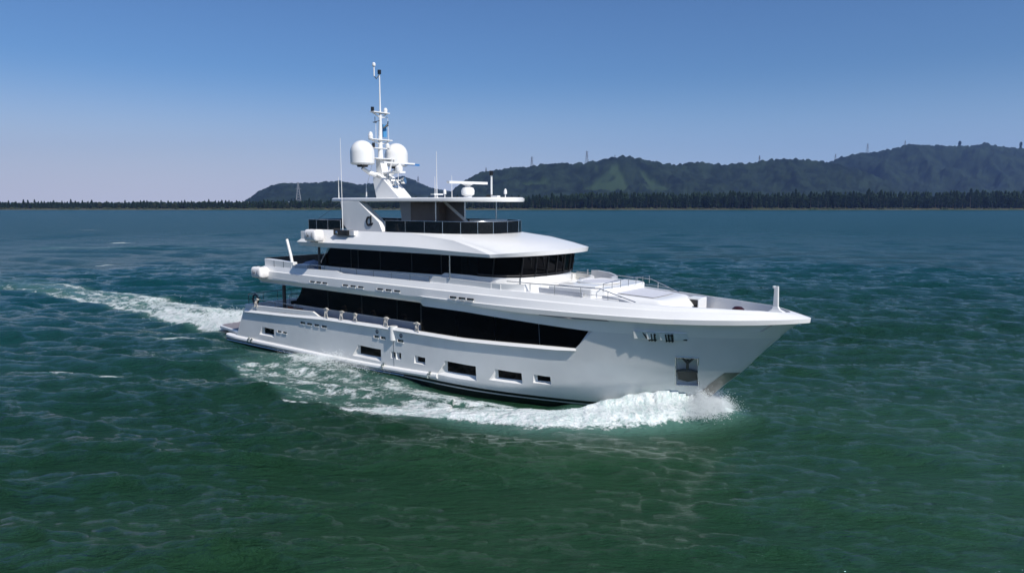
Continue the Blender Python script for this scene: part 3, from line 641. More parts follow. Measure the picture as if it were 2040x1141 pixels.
for s in (-1, 1):
    rows = []
    for x in bx:
        zc = I(x, [-.3, 2.6, 13.4, 18, 21, 23.75], [.16, .16, .20, .28, .38, .50]); g_ = 1 if .2 <= x <= 23.2 else .55; y = 4.26 if x > .5 else 4.2
        rows.append([(x, s*(y-.15), zc-.22), (x, s*(y+.16*g_), zc-.17), (x, s*(y+.25*g_), zc-.02), (x, s*(y+.22*g_), zc+.10), (x, s*(y+.04), zc+.17), (x, s*(y-.2), zc+.18)])
    m = MB(); m.grid(rows, close=True); m.f += [tuple(range(6)), tuple(range(len(m.v)-6, len(m.v)))]; m.mi = [0]*len(m.f); m.build('bumper_rail', M_WHITE, H, smooth=45)
    m = MB(); m.tube([(x, s*4.46, I(x, [0, 13, 18, 23], [-.12, -.06, .02, .18])) for x in np.linspace(.1, 21, 20)], .045, 6); m.build('chrome_strip', M_CHROME, H, smooth=50)
# small fittings on the bumper rail
for x in (3.3, 3.7, 19.0, 23.2):
    for s in (-1, 1):
        m = MB(); z = I(x, [2, 23], [.2, .5]); m.box(x-.06, x+.06, s*4.42, s*4.58, z-.2, z+.12); m.lathe([(.05, 0), (.05, .12), (.09, .14), (.09, .2)], (x+.12, s*4.5, z+.05), 8); m.build('fender_eye', M_CHROME, H, bevel=.01)
# aft raised bulwark above the rub rail
for s in (-1, 1):
    m = MB(); pts = [(2.62, 2.6), (12.2, 2.95), (12.0, 3.0), (11.4, 3.24), (7.5, 3.12), (2.62, 2.98)]
    m.prism(pts, s*4.26, s*4.1); m.build('bulwark', M_WHITE, H, bevel=.02)
m = MB(); m.box(2.5, 2.65, -4.1, 4.1, 2.0, 2.97); m.build('transom_bulwark', M_WHITE, H, bevel=.02)
m = MB(); m.box(3.0, 22.1, -4.1, 4.1, 2.085, 2.105); m.build('aft_deck', M_TEAK, H)
# swim platform
m = MB(); m.plan([(-3.2, -2.9), (-2.7, -3.5), (.1, -3.9), (1.3, -4.1), (1.3, 4.1), (.1, 3.9), (-2.7, 3.5), (-3.2, 2.9)], .34, .6)
sp_ = m.build('swim_platform', M_WHITE, yacht, bevel=.05)
m = MB(); m.plan([(-3.0, -2.85), (-2.6, -3.35), (.1, -3.75), (1.3, -3.9), (1.3, 3.9), (.1, 3.75), (-2.6, 3.35), (-3.0, 2.85)], .604, .615); m.build('teak_surface', M_PLAT, sp_)
m = MB(); m.plan([(-2.4, -3.0), (1.3, -3.9), (1.3, 3.9), (-2.4, 3.0)], -.3, .335); m.build('platform_base', M_DARK, sp_)
# anchor pocket lining, anchor, stem plate
for s in (-1, 1):
    x0, x1, z0, z1 = AP; c = [(x0, z0), (x1, z0), (x1+.3, z1), (x0+.3, z1)]
    m = MB(); a = [(x, s*(Yf(x, z)-.30), z) for x, z in c]; b_ = [(x, s*(Yf(x, z)+.02), z) for x, z in c]
    m.add(a, [(0, 1, 2, 3)]); pk = m.build('anchor_pocket', M_WHITE, H)
    m = MB()
    for k in range(4): m.tube([b_[k], b_[(k+1) % 4]], .035, 8)
    m.build('pocket_frame', M_STEEL, H, smooth=50)
    def pp(u, v, d): 
        x = x0+(x1-x0)*u+.3*v; z = z0+(z1-z0)*v; return (x, s*(Yf(x, z)-d), z)
    m = MB(); m.tube([pp(.5, .55, .12), pp(.5, .9, .12)], .07, 8); m.tube([pp(.5, .8, .12), pp(.22, .99, .10)], [.07, .05], 8); m.tube([pp(.5, .8, .12), pp(.78, .99, .10)], [.07, .05], 8)
    m.tube([pp(.03, .50, .10), pp(.3, .56, .08), pp(.5, .57, .08), pp(.7, .56, .08), pp(.97, .5, .10)], .055, 8)
    m.add([pp(.08, .47, .08), pp(.5, .53, .02), pp(.92, .47, .08), pp(.92, .2, .16), pp(.5, .12, .1), pp(.08, .2, .16)], [(0, 1, 4, 5), (1, 2, 3, 4)])
    m.build('anchor', M_ANCH, H, smooth=40)
    # stem protection plate
    m = MB(); m.grid([[(x, s*(Yf(x, z)+.02), z) for x in np.linspace(xs(z)-.02, xs(z)-.62, 6)] for z in np.linspace(1.0, 2.5, 10)])
    m.build('stem_plate', M_STEM, H)
    # bow fairlead: rollers over a plate with facets added to catch the sun
    m = MB(); fx0, fx1 = 36.4, 38.95
    def fp(u, v, d): 
        x = fx0+(fx1-fx0)*u; z = 4.17+.04*u+.38*v; return (x, s*(Yf(x, z)+d), z)
    us_ = [(k+q)/4 for k in range(4) for q in (0, .12, .99)]; rows = [[fp(u, v, .02+(.0 if (i % 3 == 0) else .19 if i % 3 == 1 else .0)) for i, u in enumerate(us_)] for v in (0, .5, 1)]; m.cur = 0; m.grid(rows)
    m.cur = 0; m.tube([fp(u, 1.02, .03) for u in np.linspace(0, 1, 16)], .025, 6); m.tube([fp(u, -.02, .02) for u in np.linspace(0, 1, 16)], .025, 6)
    m.cur = 1
    for u in (.30, .35, .41, .62, .67, .73):
        m.tube([fp(u, -.25, .12), fp(u, .8, .12)], .04, 8)
    m.tube([fp(.28, .65, .07), fp(.43, .65, .07)], .035, 6); m.tube([fp(.60, .65, .07), fp(.75, .65, .07)], .035, 6)
    m.tube([fp(.28, -.1, .07), fp(.43, -.1, .07)], .035, 6); m.tube([fp(.60, -.1, .07), fp(.75, -.1, .07)], .035, 6)
    m.tube([fp(.17, .95, .04), fp(.24, .1, .05), fp(.34, .1, .05)], .04, 6); m.tube([fp(.84, .9, .04), fp(.78, .1, .05), fp(.99, .1, .05)], .04, 6)
    m.build('bow_fairlead', [M_BRUSH, M_BLACK], H, smooth=40)
# ---------------------------------------------------------------- upper band: fascia and bulwark running to the bow tip
def bs(x, tip=43.9):
    u = min(max((tip-x)/17.9, 0), 1); return 4.3*(1-(1-u)**2)**.62
def band_rows():
    n = 150; out = []
    for side in (1,):
        for i in range(n+1):
            t = i/n; q = 1-(1-t)**1.35
            def at(x0, tip): return x0+q*(tip-x0)
            row = []
            def Pt(x0, tip, d, zf, yf=None):
                x = at(x0, tip); y = (yf(x) if yf else bs(x, tip)); y = max(0, y-d(x)*min(1, (tip-x)/3.)) if i < n else 0
                row.append((x, -y, zf(x)))
            fwd = lambda x: min(1, max(0, (x-22.35)/.3))
            zu = lambda x: I(x, [4.6, 7, 14, 22.2, 22.5, 26, 30, 34.02, 38, 42, 43], [4.97, 4.95, 4.86, 4.83, 4.68, 4.66, 4.50, 4.32, 4.38, 4.48, 4.5])
            row.append(None)
            x = at(4.8, xs(4.45)); z = zu(x); y = Yf(x, z)-.17*(1-fwd(x)) if i < n else 0; row[-1] = (x, -y, z)
            x = at(4.7, xs(4.8)); z = I(x, [4.7, 30, 40], [5.08, 4.85, 4.85]); y = (Yf(x, z)-.09*(1-fwd(x))) if i < n else 0; row.append((x, -y, z))
            zlo = lambda x: I(x, [4.6, 22.3, 23, 30, 34, 38, 40, 42, 43.8], [5.22, 5.22, 5.17, 4.99, 5.04, 5.06, 5.14, 5.24, 5.36])
            zhi = lambda x: I(x, [4.6, 22.3, 30, 34, 38, 40, 42, 43.8], [5.25, 5.27, 5.27, 5.28, 5.31, 5.38, 5.47, 5.56])
            Pt(4.62, 43.6, lambda x: 0., lambda x: zlo(x)-.005, lambda x: Yf(x, min(5.0, zlo(x))) if x < 42.6 else bs(x, 43.6))
            Pt(4.6, 44.02, lambda x: -.10*fwd(x), zlo); Pt(4.6, 44.05, lambda x: -.12*fwd(x), zhi)
            Pt(4.63, 43.98, lambda x: -.03*fwd(x), lambda x: zhi(x)+.02)
            Pt(4.70, 43.6, lambda x: .08*min(1, max(0, (x-26)/6))+.02, lambda x: I(x, [4.6, 28, 34, 38, 42, 43.5], [5.80, 5.73, 5.66, 5.65, 5.69, 5.68]))
            Pt(4.75, 43.5, lambda x: .08*min(1, max(0, (x-26)/6))+.11, lambda x: I(x, [4.6, 28, 34, 38, 42, 43.5], [5.84, 5.77, 5.70, 5.68, 5.72, 5.70]))
            Pt(4.95, 43.25, lambda x: I(x, [5, 28, 34], [.2, .30, .30]), lambda x: I(x, [4.9, 7, 14.0, 14.6, 26, 30, 34, 38, 42, 43.3], [6.10, 6.16, 6.28, 6.14, 6.12, 6.08, 5.96, 5.86, 5.84, 5.74]))
            Pt(5.05, 43.1, lambda x: I(x, [5, 28, 34], [.32, .48, .42]), lambda x: I(x, [4.9, 7, 14.0, 14.6, 26, 30, 34, 38, 42, 43.3], [6.11, 6.17, 6.29, 6.15, 6.13, 6.09, 5.97, 5.87, 5.85, 5.75]))
            Pt(5.1, 42.9, lambda x: I(x, [5, 28, 34], [.36, .54, .5]), lambda x: 4.95)
            out.append(row)
    return out
m = MB(); rows = band_rows(); m.grid(rows); m.f.append(tuple(range(len(rows[0])))); m.mi.append(0); m.mirror()
UB = m.build('upper_bulwark', M_HULL, yacht, smooth=14, weld=True)
UB.data.materials.clear(); UB.data.materials.append(M_WHITE); UB.data.materials.append(M_HULLB)
for p in UB.data.polygons:
    if p.center.z < 5.2 and abs(p.normal.z) < .9 and max(UB.data.vertices[v].co.z for v in p.vertices) < 5.37: p.material_index = 1
for x in (11.32, 12.03, 12.72): vent(x, 5.34, .5, .11, 4.315, UB)
for x in (14.95, 15.75, 16.55): vent(x, 5.35, .52, .11, 4.315, UB)
for x in (18.45, 19.25, 20.05): vent(x, 5.36, .52, .11, 4.315, UB)
for x in (24.95, 25.65, 26.3): vent(x, 5.38, .5, .12, 4.40, UB)
for s in (-1, 1):                          # long recess near the stern of the band
    m = MB(); m.cur = 0; m.prism([(6.7, 5.36), (9.9, 5.30), (10.4, 5.66), (7.1, 5.66)], s*4.2, s*4.272); m.cur = 1
    m.prism([(6.62, 5.31), (9.9, 5.25), (9.9, 5.30), (6.7, 5.36)], s*4.2, s*4.31); m.build('recess_panel', [M_RECESS, M_WHITE], UB)
m = MB(); m.plan([(4.85, -4.1), (33, -4.0), (36, -3.2), (40, -1.9), (42.6, -.3), (42.6, .3), (40, 1.9), (36, 3.2), (33, 4.0), (4.85, 4.1)], 4.93, 5.0)
m.build('upper_deck', M_GREYD, yacht)
m = MB(); m.plan([(4.66, -4.12), (22.2, -4.12), (22.2, 4.12), (4.66, 4.12)], 4.87, 4.925); m.build('deck_soffit', M_WHITE, yacht)
# ---------------------------------------------------------------- saloon (main deck house)
SA = MB(); SA.prism([(7.55, 2.1), (8.05, 3.40), (22.2, 3.40), (22.2, 2.1)], -3.5, 3.5); SALOON = SA.build('main_deckhouse', M_GREYP, yacht)  # white lower wall; its shade is put into the grey-blue colour
m = MB(); m.prism([(8.25, 3.4), (9.5, 4.87), (22.2, 4.87), (22.2, 3.4)], -3.43, 3.43); m.build('inner_core', M_BLACK, SALOON)
def xe(z): return 8.1+(z-3.4)*.93          # sloping aft edge
edges = [None, 12.2, 15.9, 19.4, 22.25]
for s in (-1, 1):
    for k in range(4):
        lo = (xe(3.4) if k == 0 else edges[k]+.012); hi = (xe(4.87) if k == 0 else edges[k]+.012); e = edges[k+1]-.012
        m = MB(); m.prism([(lo, 3.4), (e, 3.4), (e, 4.86), (hi, 4.86)], s*3.44, s*3.49); m.build('window', M_GLASS, SALOON)
    for e in edges[1:4]:
        m = MB(); m.box(e-.03, e+.03, s*3.488, s*3.50, 3.4, 4.86); m.build('window_mullion', M_MULL, SALOON)
    fe = [22.3, 25.2, 28.1, 31.0, 34.0]
    for k in range(4):
        rows = []
        for x in np.linspace(fe[k]+.012, fe[k+1]-.012, 12):
            zt = I(x, [22.2, 26, 30, 34.1], [4.74, 4.71, 4.56, 4.38]); zb = I(x, [22, 25.8, 31, 33.1, 34.0], [2.98, 2.98, 3.15, 3.18, 4.25])
            d = .16
            rows.append([(x, s*(Yf(x, zb)-d), zb), (x, s*(Yf(x, (zb+zt)/2)-d), (zb+zt)/2), (x, s*(Yf(x, zt)-d), zt)])
        m = MB(); m.grid(rows); m.build('window', M_GLASS, SALOON, smooth=30)
    # slanted forward reveal
    m = MB(); o_ = [(33.72, 3.44), (34.52, 4.40)]; m.add([(x, s*(Yf(x, z)+.004), z) for x, z in [(33.28, 3.16), (34.28, 4.40)]]+[(x, s*(Yf(x, z)-.17), z) for x, z in [(33.95, 4.34), (33.1, 3.20)]], [(0, 1, 2, 3)])
    m.build('window_reveal', M_HULL, SALOON)
    m = MB(); m.prism([(22.2, 2.4), (22.33, 2.4), (22.33, 4.85), (22.2, 4.85)], s*3.5, s*4.14); m.build('bulkhead', M_BLACK, SALOON)
    m = MB(); m.tube([(6.95, s*3.55, 2.1), (6.95, s*3.55, 4.9)], .13, 12); m.build('deck_pillar', M_DARK, yacht, smooth=40)
m = MB(); m.prism([(7.9, 2.1), (9.2, 4.9), (9.1, 4.9), (7.8, 2.1)], -3.4, 3.4); m.build('aft_door', M_GLASS, SALOON)
# ---------------------------------------------------------------- upper cabin and wheelhouse
fw_pl = [(26.3, -3.45), (27.4, -3.38), (28.25, -3.12), (28.85, -2.6), (29.2, -1.75), (29.38, -.85), (29.42, 0)]
fw_full = fw_pl+[(x, -y) for x, y in fw_pl[-2::-1]]
UC = MB(); 
aft = [(11.0, 3.28), (11.0, -3.28), (24, -3.3)]
UC.plan(aft+fw_full+[(24, 3.3)], 5.0, [6.40, 6.40, 6.55]+[6.68]*13+[6.55]); CAB = UC.build('upper_cabin', M_WHITE, yacht, smooth=25)
def zbw(x): return I(x, [11, 24, 26.5, 29], [6.42, 6.56, 6.70, 6.70])
core = [(24.2, -3.12)]+[(x-.1 if x > 27 else x, y*.965) for x, y in fw_full]+[(24.2, 3.12)]
m = MB(); m.plan([(12.5, 3.12), (12.5, -3.12)]+core, 6.5, 7.85); m.build('inner_core', M_BLACK, CAB)
ue = [None, 14.6, 17.6, 20.6, 23.2, 24.9, 26.3]
for s in (-1, 1):
    for k in range(6):
        lo = 11.05 if k == 0 else ue[k]+.012; hi = 12.35 if k == 0 else ue[k]+.012; e = ue[k+1]-.012
        m = MB(); m.add([(lo, s*3.26, zbw(lo)), (e, s*(3.26 if e < 25 else 3.42), zbw(e)), (e, s*(3.26 if e < 25 else 3.42), 7.84), (hi, s*3.26, 7.84)], [(0, 1, 2, 3)]); m.build('window', M_GLASS, CAB)
    for e in (14.6, 15.35, 17.6, 20.6, 23.2):
        m = MB(); m.box(e-.03, e+.03, s*3.262, s*3.275, zbw(e), 7.84); m.build('window_mullion', M_MULL, CAB)
    m = MB(); m.tube([(10.98, s*3.32, 6.35), (12.3, s*3.32, 7.86)], .035, 6); m.build('window_trim', M_STEEL, CAB)
for k in range(len(fw_full)-1):
    (ax, ay_), (bx_, by_) = fw_full[k], fw_full[k+1]
    m = MB(); m.add([(ax, ay_, 6.69), (bx_, by_, 6.69), (bx_+.16, by_*1.0, 7.86), (ax+.16, ay_*1.0, 7.86)], [(0, 1, 2, 3)]); m.build('windscreen_pane', M_GLASS, CAB)
for k in (1, 3, 4, 5, 6, 7, 8, 9, 11):
    ax, ay_ = fw_full[k]; m = MB(); m.tube([(ax+.03, ay_*1.012, 6.7), (ax+.19, ay_*1.012, 7.84)], .045, 6); m.build('window_mullion', M_BLACK, CAB)
m = MB(); m.tube([(x+.035, y*1.012, 6.80) for x, y in fw_full], .03, 6); m.build('window_sill_trim', M_DARK, CAB)
for k in (3, 4, 6, 8):                     # wipers
    (ax, ay_), (bx_, by_) = fw_full[k], fw_full[k+1]; cx, cy = (ax+bx_)/2+.12, (ay_+by_)/2*1.02
    m = MB(); m.tube([(cx+.12, cy, 7.78), (cx, cy+.25, 7.2)], .02, 5); m.box(cx+.02, cx+.16, cy-.08, cy+.08, 7.72, 7.84); m.build('wiper', M_BLACK, CAB)
for s in (-1, 1):                          # interior side wing doors frame and pole
    m = MB(); m.tube([(24.55, s*3.95, 6.45), (24.55, s*3.95, 7.86)], .035, 8); m.build('deck_pillar', M_STEEL, yacht, smooth=40)
    m = MB(); m.tube([(11.5, s*3.6, 5.0), (11.5, s*3.6, 7.86)], .09, 10); m.build('deck_pillar', M_DARK, yacht, smooth=40)
    m = MB(); m.tube([(9.3, s*3.55, 5.0), (9.3, s*3.55, 6.2)], .05, 8); m.build('deck_pillar', M_STEEL, yacht, smooth=40)
# raised side coaming and Portuguese bridge
pb = [(27.72, -3.9), (28.8, -3.86), (29.8, -3.5), (30.45, -2.8), (30.8, -1.7), (30.95, 0)]
pbf = pb+[(x, -y) for x, y in pb[-2::-1]]
m = MB()
for s in (-1, 1):
    m.prism([(22.6, 6.0), (23.1, 6.50), (27.72, 6.42), (27.72, 5.9)], s*3.92, s*3.78)
    m.prism([(23.2, 5.6), (23.2, 6.48), (23.6, 6.70), (26.2, 6.69), (26.2, 5.6)], s*3.42, s*3.30)
rows = [[(x, y, 5.6) for x, y in pbf], [(x-.03, y, 6.44+.0*abs(y)) for x, y in pbf], [(x-.16, y*.965, 6.45) for x, y in pbf], [(x-.16, y*.965, 5.6) for x, y in pbf]]
m.grid(rows); m.build('bridge_coaming', M_WHITE, yacht, smooth=25)
m = MB()
for s in (-1, 1): m.plan([(27.6, s*3.9), (28.4, s*3.9), (28.5, s*3.3), (27.6, s*3.3)], 5.0, 6.40)
m.plan([(26.5, -3.6), (30.75, -2.6), (30.85, 0), (30.75, 2.6), (26.5, 3.6)], 5.6, 6.05); m.build('bridge_deck', M_WHITE, yacht)
m = MB(); m.prism([(29.9, 5.9), (31.75, 5.9), (31.75, 6.52), (31.2, 6.68), (30.4, 6.76), (29.9, 6.74)], 3.25, 3.4); m.prism([(31.6, 5.9), (31.75, 5.9), (31.75, 6.5), (31.6, 6.5)], 2.7, 3.25); m.build('wing_bulwark', M_GREYP, yacht, bevel=.02)  # grey paints in the shade on the wing's inner face
# ---------------------------------------------------------------- foredeck
m = MB()                                   # raised side decks either side of the trunk
for s in (-1, 1):
    rows = []
    for x in np.linspace(27.5, 35.2, 30):
        yo = bs(x, 43.0)-.42; rows.append([(x, s*2.3, 5.0), (x, s*2.3, 5.98), (x, s*yo, I(x, [27, 30, 34, 35.2], [6.08, 6.05, 5.92, 5.88])), (x, s*yo, 5.0)])
    m.grid(rows); m.f.append(tuple(len(m.v)-4+i for i in range(4))); m.mi.append(0)
m.build('side_deck', M_WHITE, yacht, smooth=25)
m = MB(); m.plan([(30.9, -2.75), (33.6, -2.7), (34.2, -2.2), (34.3, 0), (34.2, 2.2), (33.6, 2.7), (30.9, 2.75)], 5.0, 6.40); TR = m.build('foredeck_trunk', M_WHITE, yacht, bevel=.06)
for s in (-1, 1): m = MB(); m.prism([(29.3, 6.02), (33.2, 5.96), (33.2, 6.22), (29.3, 6.30)], s*2.8, s*2.90); m.build('side_locker', M_GREYP, TR, bevel=.02)  # grey-blue paints in the shade of the trunk side
m = MB(); m.lathe([(1.15, 0), (1.25, .06), (1.25, .12), (1.05, .13), (.95, .05), (.8, .02)], (32.3, .3, 6.39), 32); m.build('spa_rim', M_WHITE, TR, smooth=40)
m = MB(); m.lathe([(.93, 0), (.93, .01)], (32.3, .3, 6.50), 32); m.build('spa_cover', M_PAD, TR)
m = MB(); m.plan([(31.2, -2.2), (32.2, -2.3), (33.6, -2.2), (33.6, -1.3), (31.2, -1.3)], 6.4, 6.50); m.build('sun_pad', M_WHITE, TR, bevel=.05)
m = MB(); rows = []                        # sloping forward coach roof, rounded
for t in np.linspace(0, 1, 24):
    x = 34.2+3.6*t; z = 6.12-.18*t-.9*max(0, (t-.72)/.28)**2.2; r = []
    for a in np.linspace(-1, 1, 25):
        y = 2.35*(1-.22*t)*math.copysign(abs(a)**.8, a); e = abs(a); zz = z-.85*max(0, (e-.72)/.28)**2.3*(1 if t < .9 else 1); r.append((x+.25*(1-a*a)*t, y, max(4.98, zz)))
    rows.append(r)
m.grid(rows); CR = m.build('coach_roof', M_WHITE, yacht, smooth=40)
m = MB(); rows = []
for t in np.linspace(.06, .62, 10): 
    x = 34.2+3.6*t; z = 6.12-.18*t+.035; rows.append([(x+.25*(1-a*a)*t, 2.35*(1-.22*t)*a, z) for a in np.linspace(-.62, .62, 9)])
m.grid(rows); m.build('sun_pad', M_PAD, CR, smooth=40)
m = MB()                                   # stair cheeks beside the coach roof
for s in (-1, 1):
    pts = [(34.2, 5.0), (34.2, 6.10)]+[(34.2+2.6*math.sin(a), 5.0+1.08*math.cos(a)**.8) for a in np.linspace(.25, 1.45, 10)]+[(36.85, 5.0)]
    m.prism(pts, s*2.42, s*2.55)
m.build('stair_cheek', M_GREYP, yacht, bevel=.02)
m = MB(); m.box(37.35, 38.1, 1.15, 1.95, 4.99, 5.88); DH = m.build('deck_hatch_house', M_WHITE, yacht, bevel=.03)
m = MB(); m.box(37.45, 37.98, 1.135, 1.148, 5.38, 5.78); m.build('hatch_opening', M_BLACK, DH)
m = MB(); m.box(38.1, 38.16, .75, 1.6, 5.0, 5.86); m.build('hatch_door', M_WHITE, DH, bevel=.015)
m = MB(); m.tube([(36.9, .5, 5.02), (38.5, -.3, 5.06)], .04, 6); m.build('deck_pipe', M_STEEL, DH)
# foremast
m = MB(); rows = []
for z, x0, x1, wy in ((5.72, 42.1, 42.85, .16), (5.84, 42.24, 42.62, .11), (5.98, 42.29, 42.53, .08), (6.9, 42.31, 42.5, .07), (6.96, 42.31, 42.5, .07)):
    rows.append([(x0, -wy, z), (x1, -wy, z), (x1, wy, z), (x0, wy, z)])
m.grid(rows, close=True); m.f.append(tuple(range(len(m.v)-4, len(m.v)))); m.mi.append(0); m.box(42.24, 42.34, -.09, .09, 6.86, 6.97); m.build('jackstaff', M_WHITE, yacht, bevel=.015)
m = MB(); m.lathe([(.26, 0), (.30, .1), (.30, .26), (.18, .36), (.05, .38)], (40.6, -.1, 5.45), 20); m.lathe([(.12, 0), (.12, .5)], (40.6, -.1, 5.0), 12); m.build('windlass', mat('windlass_red', (.05, .014, .018), .35, metal=.4), yacht, smooth=40)
# ---------------------------------------------------------------- railings
def railing(path, h_post, r=.025, every=1.6, mids=(), name='railing', m_=M_STEEL, ends=True, zbase=None):
    pts = [Vector(p) for p in path]; a = MB(); a.tube(pts, r, 8)
    for f in mids: a.tube([p-Vector((0, 0, h_post*(1-f))) for p in pts], r*.6, 6)
    top = a.build(name, m_, yacht, smooth=50)
    L_ = [0]
    for i in range(1, len(pts)): L_.append(L_[-1]+(pts[i]-pts[i-1]).length)
    n = max(1, round(L_[-1]/every))
    for k in range(n+1):
        if not ends and k in (0, n): continue
        d = L_[-1]*k/n; i = max(j for j in range(len(L_)) if L_[j] <= d+1e-6); i = min(i, len(pts)-2)
        p = pts[i].lerp(pts[i+1], (d-L_[i])/max(1e-6, L_[i+1]-L_[i]))
        q = MB(); zb = p.z-h_post if zbase is None else zbase(p.x); q.tube([(p.x, p.y, zb), (p.x, p.y, p.z)], r*.85, 6); q.build('post', m_, top, smooth=50)
    return top
for s in (-1, 1):
    railing([(4.0, s*4.15, 3.52), (7.0, s*4.15, 3.50), (9.2, s*4.15, 3.48)], .5, every=2.6)
    railing([(9.6, s*4.15, 3.52), (12.8, s*4.15, 3.52), (21.9, s*4.15, 3.55)], .55, every=3.1, r=.02)
    railing([(10.9, s*4.0, 6.55), (18.6, s*4.0, 6.53), (22.9, s*4.0, 6.50)], .38, every=1.7)
    # foredeck
    a = MB(); yb = lambda x: bs(x, 43.)-.62
    p = [(x, s*yb(x), I(x, [28, 34.6], [6.56, 6.50])) for x in (28.6, 30, 31.5, 33, 34.3)]+[(36.2, s*(yb(36.2)), 5.92)]
    rr = railing(p, .5, every=1.5, ends=False, zbase=lambda x: I(x, [28, 34.5, 36.2], [6.05, 5.93, 5.85]))
    q = MB(); q.tube([(x, s*yb(x), I(x, [28, 35.6], [6.25, 6.12])) for x in (32.5, 34, 35.5)], .015, 6); q.build('lower_rail', M_STEEL, rr)
    q = MB(); q.tube([(29.5, s*yb(29.5), 6.0), (29.5, s*yb(29.5), 6.75)], .05, 8); q.build('end_post', M_STEEL, rr)
railing([(34.3, -2.6, 6.72), (34.35, -1, 6.80), (34.35, 1, 6.80), (34.3, 2.6, 6.72)], .42, every=.9, r=.02)
railing([(2.6, -3.9, 3.75), (2.6, 0, 3.8), (2.6, 3.9, 3.75)], .8, every=1.3, m_=M_DARK, mids=(.5,))
railing([(2.7, 3.95, 3.6), (9.5, 3.95, 3.65)], .6, every=1.7, m_=M_DARK)
railing([(4.6, -1.5, 3.6), (4.6, 1.9, 3.6)], 1.2, every=.7, m_=M_DARK)
# upper deck aft: lockers, dark glass rail
m = MB()
for s in (-1, 1): m.prism([(5.35, 6.0), (9.0, 6.1), (9.0, 6.62), (5.35, 6.72)], s*4.08, s*3.7)
LK = m.build('aft_locker', M_WHITE, yacht, bevel=.03)
m = MB()
for x in (6.6, 7.8):
    for s in (-1, 1): m.box(x-.02, x+.02, s*4.075, s*4.09, 6.1, 6.62)
m.build('locker_seam', M_DARK, LK)
m = MB(); m.box(5.3, 5.36, -3.9, 3.9, 6.1, 6.78); m.build('glass_rail', M_TINT, yacht)
m = MB(); m.box(5.4, 11, 3.75, 3.8, 6.2, 6.75); m.build('glass_rail', M_TINT, yacht)
m = MB(); m.box(5.15, 5.3, -4.1, 4.1, 4.95, 6.15); m.build('aft_bulwark', M_WHITE, yacht, bevel=.02)
# davit arm
m = MB(); m.tube([(8.72, -3.95, 6.5), (8.55, -3.93, 7.1), (8.08, -3.9, 8.25)], [.11, .11, .10], 12); m.lathe([(.16, 0), (.14, .35)], (8.75, -3.95, 6.1), 12)
DV = m.build('davit_arm', M_WHITE, yacht, smooth=40)
m = MB(); m.tube([(8.085, -3.9, 8.24), (8.06, -3.9, 8.33)], .07, 8); m.build('davit_cap', M_BLACK, DV)
m = MB(); m.box(9.05, 10.5, -4.0, -3.3, 5.9, 6.48); m.build('davit_base', M_GREYP, yacht, bevel=.08)
# ---------------------------------------------------------------- sun deck moulding (roof)
def sup(w_, xc, xt, n, p=2.2):
    return [(xc+(xt-xc)*math.sin(a), -w_*max(0, math.cos(a))**(2/p)) for a in np.linspace(0, math.pi/2, n)]
NF = 18
fA = [(27.75, -4.02)]+[(x, y) for x, y in sup(3.85, 27.9, 30.72, NF, 2.2)][1:]
fB = [(27.72, -4.05)]+[(x, y) for x, y in sup(3.88, 27.95, 30.78, NF, 2.2)][1:]
fD = [(20.3, -3.38)]+[(x, y) for x, y in sup(3.32, 21.5, 25.98, NF, 2.7)][1:]
def zA(x): return I(x, [9.5, 27.7, 30.7], [7.84, 7.86, 8.04])
def zB(x): return I(x, [9.5, 13.7, 21, 27.7, 30.7], [8.14, 8.19, 8.22, 8.04, 8.30])
ns = 12
def side(xa_, xb_, y_, zf): return [(xa_+(xb_-xa_)*k/ns, y_, zf(xa_+(xb_-xa_)*k/ns)) for k in range(ns)]
rA = side(9.85, 27.75, -3.95, zA)+[(x, y, zA(x)) for x, y in fA]
rB = side(9.5, 27.72, -4.05, zB)+[(x, y, zB(x)) for x, y in fB]
rC = side(10.3, 24.6, -3.66, lambda x: 8.70); rD = side(10.75, 20.3, -3.40, lambda x: 9.05)
frontC = []; frontC2 = []; frontD = []
for k in range(NF):
    d = fD[k]; b_ = fB[k]; t = .46; zD = 9.06; zb = zB(b_[0])
    if k == 0: frontC.append((24.6, -3.70, 8.72))
    else: frontC.append((d[0]*(1-t)+b_[0]*t, d[1]*(1-t)+b_[1]*t, zD*(1-t)+zb*t+.13))
    t2 = .8
    frontC2.append((d[0]*(1-t2)+b_[0]*t2, d[1]*(1-t2)+b_[1]*t2, zD*(1-t2)+zb*t2+.08) if k else (26.6, -3.93, 8.32))
    frontD.append((d[0], d[1], zD))
sC2 = [tuple((np.array(a)*.45+np.array(b_)*.55)) for a, b_ in zip(rB[:ns], rC)]
rC2 = sC2+frontC2
rC += frontC; rD += frontD
rE = [(x-(.12 if i > ns else 0), y*.965, 8.62) for i, (x, y, z) in enumerate(rD)]
rU = [(x-(.1 if i > ns else 0), y*.9, z+.05) for i, (x, y, z) in enumerate(rA)]
m = MB(); m.grid([rU, rA, rB, rC2, rC, rD, rE]); n_ = len(rA)
m.f.append((0*n_, 1*n_, 2*n_, 3*n_, 4*n_, 5*n_, 6*n_)); m.mi.append(0); m.mirror()
RF = m.build('sun_deck_roof', M_WHITE, yacht, smooth=16, weld=True)
m = MB(); pl = [(x, y) for x, y, z in rE]; m.plan(pl+[(x, -y) for x, y in pl[-2::-1]], 8.60, 8.66); m.build('sun_deck_floor', M_GREYD, RF)
m = MB(); pl = [(x, y) for x, y, z in rU]; zz = [z for x, y, z in rU]; zz = zz+zz[-2::-1]; m.plan(pl+[(x, -y) for x, y in pl[-2::-1]], [z-.04 for z in zz], zz); m.build('roof_soffit', M_WHITE, RF)
m = MB(); m.plan([(9.8, -3.9), (11, -3.9), (11, 3.9), (9.8, 3.9)], 7.9, 8.9); m.build('aft_coaming', M_WHITE, RF, bevel=.03)
